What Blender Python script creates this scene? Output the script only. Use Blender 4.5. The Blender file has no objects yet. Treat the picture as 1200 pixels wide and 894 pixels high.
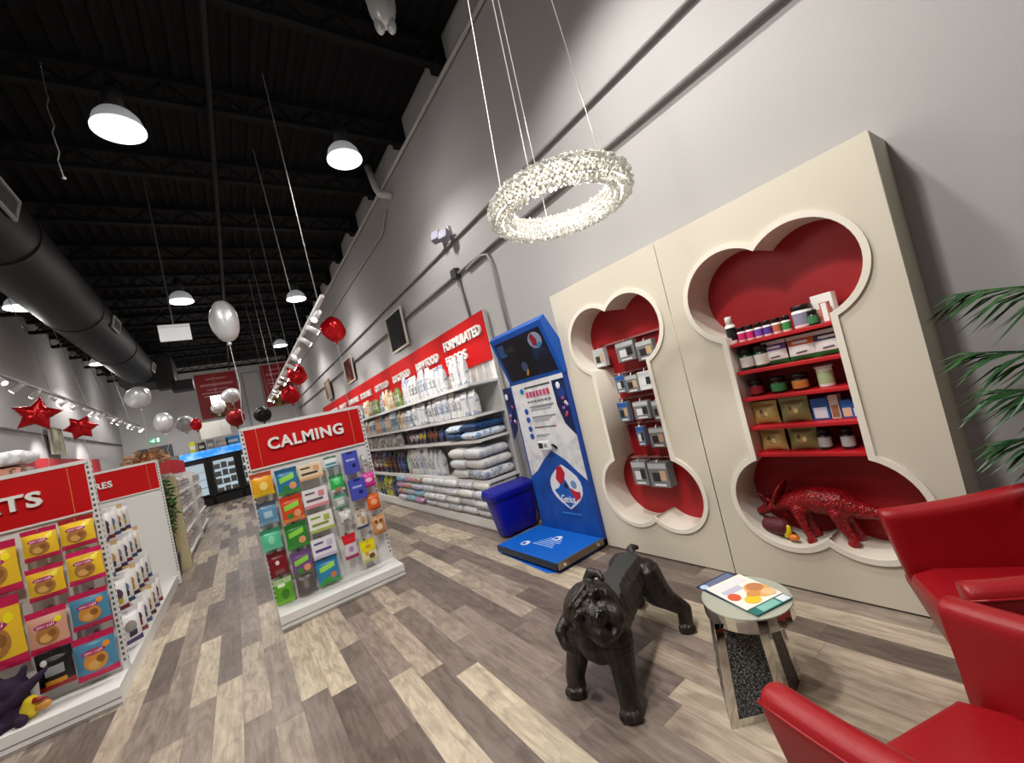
import bpy, bmesh, math, random
from mathutils import Vector, Matrix
random.seed(7)
C = bpy.context.scene.collection
PI = math.pi
V = Vector

# ------------------------------------------------------------------ materials
def lin(h):
    h = h.lstrip('#')
    o = []
    for i in (0, 2, 4):
        c = int(h[i:i+2], 16) / 255
        o.append(c / 12.92 if c <= .04045 else ((c + .055) / 1.055) ** 2.4)
    return (o[0], o[1], o[2], 1)

_m = {}
def mat(hexc, rough=.5, metal=0, emit=0, trans=0, bump=None, var=None, ior=1.45, spec=.5, coat=0):
    key = (hexc, rough, metal, emit, trans, bump, var, coat, spec)
    if key in _m: return _m[key]
    m = bpy.data.materials.new('surface_' + hexc.lstrip('#'))
    m.use_nodes = True
    nt = m.node_tree; N = nt.nodes; L = nt.links
    b = N['Principled BSDF']
    b.inputs['Base Color'].default_value = lin(hexc)
    b.inputs['Roughness'].default_value = rough
    b.inputs['Metallic'].default_value = metal
    b.inputs['IOR'].default_value = ior
    b.inputs['Specular IOR Level'].default_value = spec
    b.inputs['Transmission Weight'].default_value = trans
    b.inputs['Coat Weight'].default_value = coat
    if emit:
        b.inputs['Emission Color'].default_value = lin(hexc)
        b.inputs['Emission Strength'].default_value = emit
    if bump or var:
        tc = N.new('ShaderNodeTexCoord')
    if bump:
        kind, scale, strength = bump
        if kind == 'noise':
            t = N.new('ShaderNodeTexNoise'); t.inputs['Scale'].default_value = scale; t.inputs['Detail'].default_value = 4; out = t.outputs['Fac']
        elif kind == 'voronoi':
            t = N.new('ShaderNodeTexVoronoi'); t.inputs['Scale'].default_value = scale; out = t.outputs['Distance']
        elif kind == 'streak':
            t = N.new('ShaderNodeTexNoise'); t.inputs['Scale'].default_value = scale; t.inputs['Detail'].default_value = 3; out = t.outputs['Fac']
        else:
            t = N.new('ShaderNodeTexWave'); t.inputs['Scale'].default_value = scale; t.inputs['Distortion'].default_value = 4; t.inputs['Detail'].default_value = 2; out = t.outputs['Fac']
        if kind == 'streak':
            mv = N.new('ShaderNodeVectorMath'); mv.operation = 'MULTIPLY'; mv.inputs[1].default_value = (1, 1, .13)
            L.new(tc.outputs['Object'], mv.inputs[0]); L.new(mv.outputs[0], t.inputs['Vector'])
        else: L.new(tc.outputs['Object'], t.inputs['Vector'])
        bp = N.new('ShaderNodeBump'); bp.inputs['Strength'].default_value = strength; bp.inputs['Distance'].default_value = .01
        L.new(out, bp.inputs['Height']); L.new(bp.outputs['Normal'], b.inputs['Normal'])
    if var:
        hex2, scale, lo, hi = var
        t = N.new('ShaderNodeTexNoise'); t.inputs['Scale'].default_value = scale; t.inputs['Detail'].default_value = 5
        if bump and bump[0] == 'streak': L.new(mv.outputs[0], t.inputs['Vector'])
        else: L.new(tc.outputs['Object'], t.inputs['Vector'])
        r = N.new('ShaderNodeValToRGB')
        r.color_ramp.elements[0].position = lo; r.color_ramp.elements[0].color = lin(hexc)
        r.color_ramp.elements[1].position = hi; r.color_ramp.elements[1].color = lin(hex2)
        L.new(t.outputs['Fac'], r.inputs['Fac']); L.new(r.outputs['Color'], b.inputs['Base Color'])
    _m[key] = m
    return m

def floor_mat():
    m = bpy.data.materials.new('vinyl_planks'); m.use_nodes = True
    nt = m.node_tree; N = nt.nodes; L = nt.links; b = N['Principled BSDF']
    tc = N.new('ShaderNodeTexCoord'); sp = N.new('ShaderNodeSeparateXYZ'); L.new(tc.outputs['Object'], sp.inputs[0])
    def math_(op, a, bb=None):
        n = N.new('ShaderNodeMath'); n.operation = op
        for i, x in enumerate((a, bb)):
            if x is None: continue
            if isinstance(x, (int, float)): n.inputs[i].default_value = x
            else: L.new(x, n.inputs[i])
        return n.outputs[0]
    W, LEN = .153, 1.22
    xs = math_('DIVIDE', math_('ADD', sp.outputs['X'], 10.0187), W)
    col = math_('FLOOR', xs); fx = math_('FRACT', xs)
    wn = N.new('ShaderNodeTexWhiteNoise'); wn.noise_dimensions = '1D'; L.new(col, wn.inputs['W'])
    ys = math_('ADD', math_('DIVIDE', sp.outputs['Y'], LEN), math_('MULTIPLY', wn.outputs['Value'], 7.3))
    row = math_('FLOOR', ys); fy = math_('FRACT', ys)
    cb = N.new('ShaderNodeCombineXYZ'); L.new(col, cb.inputs[0]); L.new(row, cb.inputs[1])
    w2 = N.new('ShaderNodeTexWhiteNoise'); w2.noise_dimensions = '3D'; L.new(cb.outputs[0], w2.inputs['Vector'])
    rmp = N.new('ShaderNodeValToRGB'); rmp.color_ramp.interpolation = 'LINEAR'
    els = [(0, '6c6059'), (.22, '81746d'), (.42, '978a80'), (.6, 'b0a293'), (.8, 'c2b5a2'), (1, 'd0c4ad')]
    e = rmp.color_ramp.elements
    while len(e) < len(els): e.new(.5)
    for q, (p, h) in zip(e, els): q.position = p; q.color = lin(h)
    L.new(w2.outputs['Value'], rmp.inputs['Fac'])
    # grain stretched along the plank, shifted per plank
    mp = N.new('ShaderNodeVectorMath'); mp.operation = 'MULTIPLY'; mp.inputs[1].default_value = (26, 2.6, 1)
    L.new(tc.outputs['Object'], mp.inputs[0])
    ad = N.new('ShaderNodeVectorMath'); ad.operation = 'ADD'; L.new(mp.outputs[0], ad.inputs[0])
    sc = N.new('ShaderNodeVectorMath'); sc.operation = 'SCALE'; sc.inputs['Scale'].default_value = 30
    L.new(w2.outputs['Color'], sc.inputs[0]); L.new(sc.outputs[0], ad.inputs[1])
    g = N.new('ShaderNodeTexNoise'); g.inputs['Scale'].default_value = 1.0; g.inputs['Detail'].default_value = 7; g.inputs['Roughness'].default_value = .68; g.inputs['Distortion'].default_value = .9
    L.new(ad.outputs[0], g.inputs['Vector'])
    gr = N.new('ShaderNodeValToRGB'); gr.color_ramp.elements[0].position = .3; gr.color_ramp.elements[0].color = (.42, .38, .36, 1)
    gr.color_ramp.elements[1].position = .66; gr.color_ramp.elements[1].color = (1.0, 1.0, 1.0, 1)
    L.new(g.outputs['Fac'], gr.inputs['Fac'])
    mx = N.new('ShaderNodeMix'); mx.data_type = 'RGBA'; mx.blend_type = 'MULTIPLY'; mx.inputs[0].default_value = .85
    L.new(rmp.outputs['Color'], mx.inputs[6]); L.new(gr.outputs['Color'], mx.inputs[7])
    g2 = N.new('ShaderNodeTexNoise'); g2.inputs['Scale'].default_value = 1.0; g2.inputs['Detail'].default_value = 5; g2.inputs['Distortion'].default_value = 1.6
    mp2 = N.new('ShaderNodeVectorMath'); mp2.operation = 'MULTIPLY'; mp2.inputs[1].default_value = (9, 3.2, 1)
    L.new(tc.outputs['Object'], mp2.inputs[0]); ad2 = N.new('ShaderNodeVectorMath'); ad2.operation = 'ADD'; L.new(mp2.outputs[0], ad2.inputs[0]); L.new(sc.outputs[0], ad2.inputs[1]); L.new(ad2.outputs[0], g2.inputs['Vector'])
    gr2 = N.new('ShaderNodeValToRGB'); gr2.color_ramp.elements[0].position = .34; gr2.color_ramp.elements[0].color = (.6, .56, .54, 1); gr2.color_ramp.elements[1].position = .56; gr2.color_ramp.elements[1].color = (1.08, 1.07, 1.05, 1)
    L.new(g2.outputs['Fac'], gr2.inputs['Fac'])
    mx0 = N.new('ShaderNodeMix'); mx0.data_type = 'RGBA'; mx0.blend_type = 'MULTIPLY'; mx0.inputs[0].default_value = .6
    L.new(mx.outputs[2], mx0.inputs[6]); L.new(gr2.outputs['Color'], mx0.inputs[7])
    mx = mx0
    # seams
    s1 = math_('LESS_THAN', fx, .012); s2 = math_('LESS_THAN', fy, .002)
    sm = math_('MAXIMUM', s1, s2)
    mx2 = N.new('ShaderNodeMix'); mx2.data_type = 'RGBA'; mx2.inputs[7].default_value = lin('453b34')
    L.new(math_('MULTIPLY', sm, .6), mx2.inputs[0]); L.new(mx.outputs[2], mx2.inputs[6])
    L.new(mx2.outputs[2], b.inputs['Base Color'])
    b.inputs['Roughness'].default_value = .42
    bp = N.new('ShaderNodeBump'); bp.inputs['Strength'].default_value = .12; bp.inputs['Distance'].default_value = .004
    L.new(g.outputs['Fac'], bp.inputs['Height']); L.new(bp.outputs['Normal'], b.inputs['Normal'])
    return m

WHITE = mat('e9e8e4', .45); WPAINT = mat('aaa8a8', .8, bump=('noise', 60, .05)); WPAINT2 = mat('a9a7a6', .85)
CREAM = mat('cfc8b8', .55); CREAM2 = mat('dad3c6', .5); RED = mat('9c1119', .5); REDSIGN = mat('bd070b', .55, spec=.25)
REDLEATHER = mat('900e18', .36, bump=('noise', 240, .1)); BLACK = mat('0d0d0e', .6); CEIL = mat('151515', .9, spec=.2)
METALW = mat('dedddb', .4); GREY = mat('8d8d8d', .5); DGREY = mat('3a3a3c', .5); STEEL = mat('b4b2ae', .3, 1)
MIRROR = mat('d8d8d2', .06, 1); CLEAR = mat('f0f4f4', .05, 0, 0, .9)
BLUE = mat('0b55b5', .35); NAVY = mat('0d1c45', .4); BIN = mat('0a0f93', .35)

# ------------------------------------------------------------------ mesh builder
class MB:
    def __init__(s): s.v = []; s.f = []; s.m = []
    def add(s, vs, fs, m=0):
        o = len(s.v); s.v += [tuple(x) for x in vs]
        for f in fs: s.f.append([o + i for i in f]); s.m.append(m)
        return s
    def box(s, x0, x1, y0, y1, z0, z1, m=0, M=None):
        vs = [V((x, y, z)) for z in (z0, z1) for y in (y0, y1) for x in (x0, x1)]
        if M: vs = [M @ p for p in vs]
        return s.add(vs, [(0,2,3,1), (4,5,7,6), (0,1,5,4), (2,6,7,3), (0,4,6,2), (1,3,7,5)], m)
    def hexa(s, b, t, m=0):
        return s.add(list(b) + list(t), [(0,3,2,1), (4,5,6,7), (0,1,5,4), (1,2,6,5), (2,3,7,6), (3,0,4,7)], m)
    def cyl(s, p0, p1, r0, r1=None, n=12, m=0, caps=True):
        r1 = r0 if r1 is None else r1
        p0, p1 = V(p0), V(p1); d = (p1 - p0).normalized()
        a = d.orthogonal().normalized(); b = d.cross(a)
        vs = []
        for p, r in ((p0, r0), (p1, r1)):
            for i in range(n):
                t = 2 * PI * i / n; vs.append(p + (a * math.cos(t) + b * math.sin(t)) * r)
        fs = [(i, (i + 1) % n, n + (i + 1) % n, n + i) for i in range(n)]
        if caps: fs += [tuple(range(n))[::-1], tuple(range(n, 2 * n))]
        return s.add(vs, fs, m)
    def tube(s, pts, r, n=6, m=0):
        pts = [V(p) for p in pts]; rings = []; up = None
        for i, p in enumerate(pts):
            d = (pts[min(i + 1, len(pts) - 1)] - pts[max(i - 1, 0)]).normalized()
            if up is None: a = d.orthogonal().normalized()
            else:
                a = (up - d * up.dot(d)).normalized()
            up = a; b = d.cross(a); rr = r[i] if isinstance(r, (list, tuple)) else r
            rings.append([p + (a * math.cos(2*PI*k/n) + b * math.sin(2*PI*k/n)) * rr for k in range(n)])
        return s.loft(rings, m)
    def loft(s, rings, m=0, closed=True, caps=True):
        n = len(rings[0]); vs = [p for r in rings for p in r]; fs = []
        for i in range(len(rings) - 1):
            for k in range(n if closed else n - 1):
                k2 = (k + 1) % n; fs.append((i*n + k, i*n + k2, (i+1)*n + k2, (i+1)*n + k))
        if caps and closed: fs += [tuple(range(n))[::-1], tuple(range((len(rings)-1)*n, len(rings)*n))]
        return s.add(vs, fs, m)
    def lathe(s, prof, c=(0, 0, 0), n=20, m=0, bands=None):
        c = V(c); vs = []; fs = []
        for r, z in prof:
            for k in range(n): vs.append(c + V((r * math.cos(2*PI*k/n), r * math.sin(2*PI*k/n), z)))
        o = len(s.v); s.v += [tuple(x) for x in vs]
        for i in range(len(prof) - 1):
            mm = bands[i] if bands else m
            for k in range(n):
                k2 = (k+1) % n; s.f.append([o+i*n+k, o+i*n+k2, o+(i+1)*n+k2, o+(i+1)*n+k]); s.m.append(mm)
        return s
    def ell(s, c, r, n=12, m=0, M=None):
        c = V(c); rings = []
        for i in range(1, n):
            t = PI * i / n
            rings.append([V((r[0]*math.sin(t)*math.cos(2*PI*k/(2*n)), r[1]*math.sin(t)*math.sin(2*PI*k/(2*n)), -r[2]*math.cos(t))) for k in range(2*n)])
        vs = [p for q in rings for p in q]; vs += [V((0, 0, -r[2])), V((0, 0, r[2]))]
        if M: vs = [M @ p for p in vs]
        vs = [p + c for p in vs]; w = 2*n; fs = []
        for i in range(len(rings)-1):
            for k in range(w): fs.append((i*w+k, i*w+(k+1) % w, (i+1)*w+(k+1) % w, (i+1)*w+k))
        b, t = len(vs)-2, len(vs)-1
        for k in range(w):
            fs.append((b, (k+1) % w, k)); o = (len(rings)-1)*w; fs.append((t, o+k, o+(k+1) % w))
        return s.add(vs, fs, m)
    def grid(s, fn, nu, nv, mf=None, m=0):
        o = len(s.v)
        for j in range(nv+1):
            for i in range(nu+1): s.v.append(tuple(fn(i/nu, j/nv)))
        for j in range(nv):
            for i in range(nu):
                a = o + j*(nu+1) + i; s.f.append([a, a+1, a+nu+2, a+nu+1]); s.m.append(mf((i+.5)/nu, (j+.5)/nv) if mf else m)
        return s
    def prism(s, pts, fn, d0, d1, m=0):
        """polygon pts (2D), fn(a,b,d)->3D"""
        n = len(pts); vs = [fn(a, b, d0) for a, b in pts] + [fn(a, b, d1) for a, b in pts]
        fs = [tuple(range(n))[::-1], tuple(range(n, 2*n))] + [(i, (i+1) % n, n+(i+1) % n, n+i) for i in range(n)]
        return s.add(vs, fs, m)
    def mesh(s, name, mats):
        me = bpy.data.meshes.new(name); me.from_pydata(s.v, [], s.f)
        for q in (mats if isinstance(mats, (list, tuple)) else [mats]): me.materials.append(q)
        for p, k in zip(me.polygons, s.m): p.material_index = k
        bm = bmesh.new(); bm.from_mesh(me); bmesh.ops.recalc_face_normals(bm, faces=bm.faces); bm.to_mesh(me); bm.free()
        return me
    def build(s, name, mats, parent=None, smooth=False, bevel=0, origin=None, subsurf=0):
        me = s.mesh(name, mats)
        return link(name, me, parent, smooth, bevel, origin, subsurf)

def link(name, me, parent=None, smooth=False, bevel=0, origin=None, subsurf=0):
    if origin is not None:
        me.transform(Matrix.Translation(-V(origin)))
    o = bpy.data.objects.new(name, me); C.objects.link(o)
    if origin is not None: o.location = origin
    if parent:
        o.parent = parent
        o.matrix_parent_inverse = mw(parent).inverted()
    if bevel:
        b = o.modifiers.new('bevel', 'BEVEL'); b.width = bevel; b.segments = 2; b.limit_method = 'ANGLE'
    if subsurf:
        b = o.modifiers.new('sub', 'SUBSURF'); b.levels = subsurf; b.render_levels = subsurf
    if smooth:
        for p in me.polygons: p.use_smooth = True
    return o

def mw(o):
    M = o.matrix_basis
    return mw(o.parent) @ o.matrix_parent_inverse @ M if o.parent else M.copy()

def tag(o, label, cat, group=None, kind=None):
    o['label'] = label; o['category'] = cat
    if group: o['group'] = group
    if kind: o['kind'] = kind
    return o

def thing(name, label, cat, loc=(0, 0, 0), group=None):
    o = bpy.data.objects.new(name, None); C.objects.link(o); o.location = loc; o.empty_display_size = .1
    return tag(o, label, cat, group)

def struct(o):
    o['kind'] = 'structure'; return o

def dup(root, dloc=(0, 0, 0), label=None, group=None, loc=None, rz=None):
    r = root.copy(); C.objects.link(r)
    r.location = V(loc) if loc is not None else root.location + V(dloc)
    if rz is not None: r.rotation_euler = (0, 0, rz)
    if label: r['label'] = label
    if group: r['group'] = group
    for ch in list(root.children):
        c = ch.copy(); C.objects.link(c); c.parent = r; c.matrix_parent_inverse = ch.matrix_parent_inverse.copy()
        for g in list(ch.children):
            d = g.copy(); C.objects.link(d); d.parent = c; d.matrix_parent_inverse = g.matrix_parent_inverse.copy()
    return r

FACE_Y = Matrix(((1, 0, 0), (0, 0, -1), (0, 1, 0)))      # lettering that faces -Y
FACE_X = Matrix(((0, 0, -1), (-1, 0, 0), (0, 1, 0)))     # lettering that faces -X
FACE_Z = Matrix(((0, 1, 0), (-1, 0, 0), (0, 0, 1)))

def text(body, width, height, m, parent, pos, R, ext=.004, bold=.02, name='lettering', spacing=1.0):
    cu = bpy.data.curves.new('t', 'FONT'); cu.body = body; cu.size = 1; cu.align_x = 'CENTER'; cu.align_y = 'CENTER'
    cu.offset = bold; cu.extrude = .5; cu.space_character = spacing; cu.resolution_u = 3
    o = bpy.data.objects.new('t', cu); C.objects.link(o)
    dg = bpy.context.evaluated_depsgraph_get()
    me = bpy.data.meshes.new_from_object(o.evaluated_get(dg))
    bpy.data.objects.remove(o); bpy.data.curves.remove(cu)
    xs = [v.co.x for v in me.vertices]; ys = [v.co.y for v in me.vertices]
    x0, x1, y0, y1 = min(xs), max(xs), min(ys), max(ys)
    for v in me.vertices:
        q = V(((v.co.x-(x0+x1)/2)/(x1-x0)*width, (v.co.y-(y0+y1)/2)/(y1-y0)*height, v.co.z*2*ext))
        v.co = R @ q + V(pos)
    me.materials.clear(); me.materials.append(m); me.name = name
    return link(name, me, parent)

def flat_curve(loops, half, fn, name, m, parent=None):
    """planar plate with holes from 2D loops, thickness 2*half; fn maps (a,b,c)->3D"""
    cu = bpy.data.curves.new('c', 'CURVE'); cu.dimensions = '2D'; cu.fill_mode = 'BOTH'; cu.extrude = half
    for lp in loops:
        sp = cu.splines.new('POLY'); sp.points.add(len(lp)-1); sp.use_cyclic_u = True
        for p, (a, b) in zip(sp.points, lp): p.co = (a, b, 0, 1)
    o = bpy.data.objects.new('c', cu); C.objects.link(o)
    dg = bpy.context.evaluated_depsgraph_get()
    me = bpy.data.meshes.new_from_object(o.evaluated_get(dg))
    bpy.data.objects.remove(o); bpy.data.curves.remove(cu)
    for v in me.vertices: v.co = fn(v.co.x, v.co.y, v.co.z)
    me.materials.clear(); me.materials.append(m)
    return link(name, me, parent)

ORD = ['', 'first', 'second', 'third', 'fourth', 'fifth', 'sixth', 'seventh', 'eighth', 'ninth', 'tenth', 'eleventh', 'twelfth', 'thirteenth', 'fourteenth', 'fifteenth', 'sixteenth', 'seventeenth', 'eighteenth', 'nineteenth', 'twentieth']
def ordn(n):
    if n <= 20: return ORD[n]
    t = {2: 'twenty', 3: 'thirty', 4: 'forty', 5: 'fifty', 6: 'sixty', 7: 'seventy'}
    if n % 10 == 0: return t[n // 10][:-1] + 'ieth'
    return t[n // 10] + '-' + ORD[n % 10]

# ------------------------------------------------------------------ room shell
XR, XL, YB, YF, ZC = 2.93, -3.55, 22.5, -3.2, 6.12
b = MB(); b.box(XL-.2, XR+.2, YF-.2, YB+.2, -.1, 0); struct(b.build('floor', floor_mat()))
b = MB(); b.box(XR, XR+.2, YF, YB, 0, ZC+.05); struct(b.build('wall_right', WPAINT))
b = MB(); b.box(XL-.2, XL, YF, YB, 0, ZC+.05); struct(b.build('wall_left', WPAINT))
b = MB(); b.box(XL-.2, XR+.2, YB, YB+.2, 0, ZC+.05); struct(b.build('wall_back', WPAINT))
b = MB(); b.box(XL-.2, XR+.2, YF-.2, YF, 0, ZC+.05); struct(b.build('wall_front', WPAINT))
# ribbed steel deck
b = MB(); xs = []
x = XL-.2
prof = []
while x < XR+.2:
    prof += [(x, ZC), (x+.09, ZC), (x+.11, ZC-.045), (x+.17, ZC-.045), (x+.19, ZC)]; x += .19
vs = [V((px, YF-.2, pz)) for px, pz in prof] + [V((px, YB+.2, pz)) for px, pz in prof]
n = len(prof); b.add(vs, [(i, i+1, n+i+1, n+i) for i in range(n-1)])
b.box(XL-.2, XR+.2, YF-.2, YB+.2, ZC+.02, ZC+.12)
struct(b.build('ceiling', CEIL))
# steel joists across the ceiling, one object each
y = 4.09 - 1.5*4; k = 0
while y < YB-.1:
    b = MB(); b.box(XL, XR, y-.05, y+.05, 5.74, 5.81); b.box(XL, XR, y-.06, y+.06, 6.0, 6.07)
    xx = XL+.1; s = 1
    while xx < XR-.3:
        b.cyl((xx, y, 5.8 if s > 0 else 6.02), (xx+.27, y, 6.02 if s > 0 else 5.8), .016, n=5); xx += .27; s = -s
    b.box(XR-.16, XR, y-.09, y+.09, 5.7, 6.15)
    k += 1
    o = b.build('trim_%d' % k, CEIL); struct(o); y += 1.5
b = MB(); b.box(XR-.012, XR, -1.5, 16, 0, .1); struct(b.build('baseboard_right', mat('b9b6b2', .5)))
b = MB(); b.box(XL, XL+.012, YF, YB, 0, .1); struct(b.build('baseboard_left', mat('b9b6b2', .5)))
# dark doorway at the back, white roll door with frame
b = MB(); b.box(-3.15, -2.05, YB-.05, YB, 0, 2.9, 0); b.box(-3.02, -2.18, YB-.06, YB-.02, 0, 2.6, 1)
struct(b.build('door_1', [mat('35373a', .5), mat('121314', .5)]))
b = MB(); b.box(.85, 1.6, YB-.05, YB, 2.6, 5.5, 0); b.box(.9, 1.55, YB-.06, YB-.03, 2.6, 5.45, 1)
struct(b.build('door_2', [mat('77787a', .5), WPAINT2]))

# white pipes and grey conduits of the right wall
def pipe(name, pts, r, m, label, cat='pipe', group=None, n=8):
    b = MB(); b.tube(pts, r, n, 0); o = b.build(name, m, smooth=True, origin=pts[0]); return tag(o, label, cat, group)
pipe('wall_pipe', [(XR-.04, -2, 5.68), (XR-.04, 22, 5.68)], .028, mat('b9b6b4', .5), 'white pipe running along the very top of the right wall')
pipe('conduit', [(XR-.025, -3, 3.82), (XR-.025, 22.3, 3.82)], .018, mat('83807f', .5), 'upper grey conduit running the length of the right wall', 'conduit')
cd = thing('conduit', 'lower grey conduit on the right wall with a junction box and drops', 'conduit', (XR-.03, 4.8, 3.38))
b = MB(); b.tube([(XR-.03, -3, 3.38), (XR-.03, 22.3, 3.38)], .021, 8); b.build('pipe_run', mat('7c7978', .5), cd, True)
b = MB(); b.box(XR-.085, XR, 4.83, 4.97, 3.33, 3.46); b.build('junction_box', DGREY, cd, bevel=.008)
b = MB(); b.tube([(XR-.03, 4.88, 3.35), (XR-.03, 4.79, 2.73)], .016, 6); b.build('drop_pipe', mat('6f6c6b', .5), cd, True)
b = MB(); b.tube([(XR-.04, 4.6, 3.34), (XR-.04, 4.2, 3.36), (XR-.035, 4.06, 3.32), (XR-.03, 4.02, 3.2), (XR-.03, 3.99, 2.3)], .017, 8); b.build('drop_pipe', mat('98959a', .5), cd, True)
dp = thing('drain_pipe', 'thick white elbow pipe high on the right wall', 'pipe', (XR-.05, 6.5, 5.4))
b = MB(); b.tube([(XR-.2, 6.75, 6.1), (XR-.2, 6.6, 5.6), (XR-.2, 6.5, 5.43), (XR, 6.45, 5.38)], .06, 10); b.build('elbow', mat('c4c2c0', .5), dp, True)
pipe('wall_pipe', [(XR-.03, 6.8, 5.3), (XR-.03, 7.2, 5.05), (XR-.03, 22, 5.0)], .02, mat('a9a6a4', .5), 'thin pale pipe leaving the white elbow along the right wall')
pipe('sprinkler_pipe', [(.45, -1, 5.66), (.45, 22.2, 5.66)], .03, mat('0e0e0e', .8), 'black sprinkler pipe running under the dark ceiling joists')

# emergency lamp with two heads
el = thing('emergency_light', 'pale twin-head emergency lamp high on the right wall', 'lamp', (XR-.05, 4.9, 3.97))
b = MB(); b.box(XR-.05, XR, 4.8, 5.0, 3.92, 4.05); b.build('housing', mat('c9c7c6', .5), el, bevel=.01)
for yy, zz in ((5.02, 3.98), (4.8, 3.9)):
    b = MB(); b.box(-.055, .055, -.07, .07, -.075, .075, 0, Matrix.Translation((XR-.13, yy, zz)) @ Matrix.Rotation(.5, 4, 'Z') @ Matrix.Rotation(.4, 4, 'Y'))
    b.build('lamp_head', mat('8f8da0', .4), el, bevel=.015)

# framed pictures on the right wall
def framed(name, y0, y1, z0, z1, m1, label, xw=XR, sgn=-1, fr='b9b3a5'):
    t = thing(name, label, 'picture', (xw, (y0+y1)/2, z0))
    b = MB(); f = .035; X0, X1 = sorted((xw+sgn*.062, xw+sgn*.095))
    b.box(X0, X1, y0, y1, z0, z0+f); b.box(X0, X1, y0, y1, z1-f, z1); b.box(X0, X1, y0, y0+f, z0+f, z1-f); b.box(X0, X1, y1-f, y1, z0+f, z1-f)
    b.build('frame', mat(fr, .4), t)
    X0, X1 = sorted((xw+sgn*.062, xw+sgn*.08))
    b = MB(); b.box(X0, X1, y0+f, y1-f, z0+f, z1-f); b.build('print', m1, t)
framed('framed_picture', 7.0, 7.9, 2.9, 3.62, mat('11100d', .8, spec=.15, var=('4a4638', 3, .5, .8)), 'near framed dark picture above the shelving signs')
framed('framed_picture', 11.0, 11.9, 2.92, 3.57, mat('4a1512', .8, spec=.15, var=('a07a6a', 2.5, .5, .75)), 'middle framed reddish picture on the right wall')
framed('framed_picture', 14.2, 15.0, 2.85, 3.5, mat('6d5a4c', .8, spec=.15, var=('b09a86', 3, .45, .7)), 'far framed brown picture on the right wall')
framed('framed_picture', 14.3, 15.25, 2.72, 3.42, mat('6c675a', .8, spec=.15, var=('c9c2a8', 2.5, .4, .7)), 'framed grey picture on the left wall behind a red star balloon', XL, 1)

# ------------------------------------------------------------------ bone display units
def bone(yc, R=.28, zt=1.86, zb=.55, g=0.0, hw=.283):
    s = .1925; R = R+g; hw = hw+g; out = []
    a_n = math.degrees(math.atan2(math.sqrt(R*R-s*s), -s)); a_s = math.degrees(math.acos((hw-s)/R))
    def arc(cy, cz, a0, a1, n=26):
        for i in range(n+1):
            a = math.radians(a0+(a1-a0)*i/n); out.append((cy+R*math.cos(a), cz+R*math.sin(a)))
    arc(yc+s, zt, a_n, -a_s); arc(yc+s, zb, a_s, -a_n); arc(yc-s, zb, a_n-180, -180-a_s)
    arc(yc-s, zt, 180+a_s, 180-a_n)
    return out
def bone_unit(y0, y1, yc, label, shelves):
    t = thing('bone_display_unit', label, 'display unit', (2.79, (y0+y1)/2, 0), 'cream bone display units')
    X0 = 2.645
    fn = lambda a, b_, c: V((X0+.01+c, a, b_))
    g = .0015
    flat_curve([[(y0+g, .012), (y1-g, .012), (y1-g, 2.39), (y0+g, 2.39)], bone(yc)], .01, fn, 'front_panel', CREAM, t)
    # liner of the niche
    bb = bone(yc, g=-.0005); b = MB(); n = len(bb)
    vs = [V((X0+.004, a, z)) for a, z in bb] + [V((2.9, a, z)) for a, z in bb]
    b.add(vs, [(i, (i+1) % n, n+(i+1) % n, n+i) for i in range(n)]); b.build('niche_lining', CREAM2, t, True)
    flat_curve([bone(yc, g=.028), bone(yc, g=-.004)], .007, lambda a, b_, c: V((X0-.006+c, a, b_)), 'niche_rim', mat('e4ded2', .45), t)
    b = MB(); b.box(2.9, 2.915, y0+.02, y1-.02, .1, 2.3); b.build('back_panel', RED, t)
    for nm, bx in (('side_panel', (X0+.02, XR-.002, y0+g, y0+.02, .012, 2.39)), ('side_panel', (X0+.02, XR-.002, y1-.02, y1-g, .012, 2.39)), ('top_panel', (X0+.02, XR-.002, y0+.02, y1-.02, 2.37, 2.39))):
        b = MB(); b.box(*bx); b.build(nm, CREAM, t)
    b = MB(); b.box(X0+.012, XR-.002, y0+g, y1-g, 0, .012); b.build('plinth', BLACK, t)
    if shelves:
        for z in shelves:
            b = MB(); b.box(2.66, 2.9, yc-.281, yc+.281, z-.022, z); b.build('shelf', mat('b3141d', .45), t, bevel=.003)
    else:
        for z, ya, yb in ((1.81, 1.95, 2.56), (1.535, 1.99, 2.54), (1.31, 1.99, 2.54), (1.085, 1.99, 2.54), (.78, 1.9, 2.62)):
            b = MB(); b.box(2.86, 2.9, ya, yb, z-.008, z+.008); b.build('hanging_rail', mat('d98f93', .15, 0, 0, .5), t)
    return t
SZ = [1.555, 1.375, 1.203, 1.018, .847]
bone_unit(.484, 1.698, 1.083, 'cream wall unit with bone niche of red shelves holding jars and pouches', SZ)
bone_unit(1.702, 2.885, 2.266, 'cream wall unit with bone niche of hanging grey packages beside blue weigh station', None)

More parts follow.
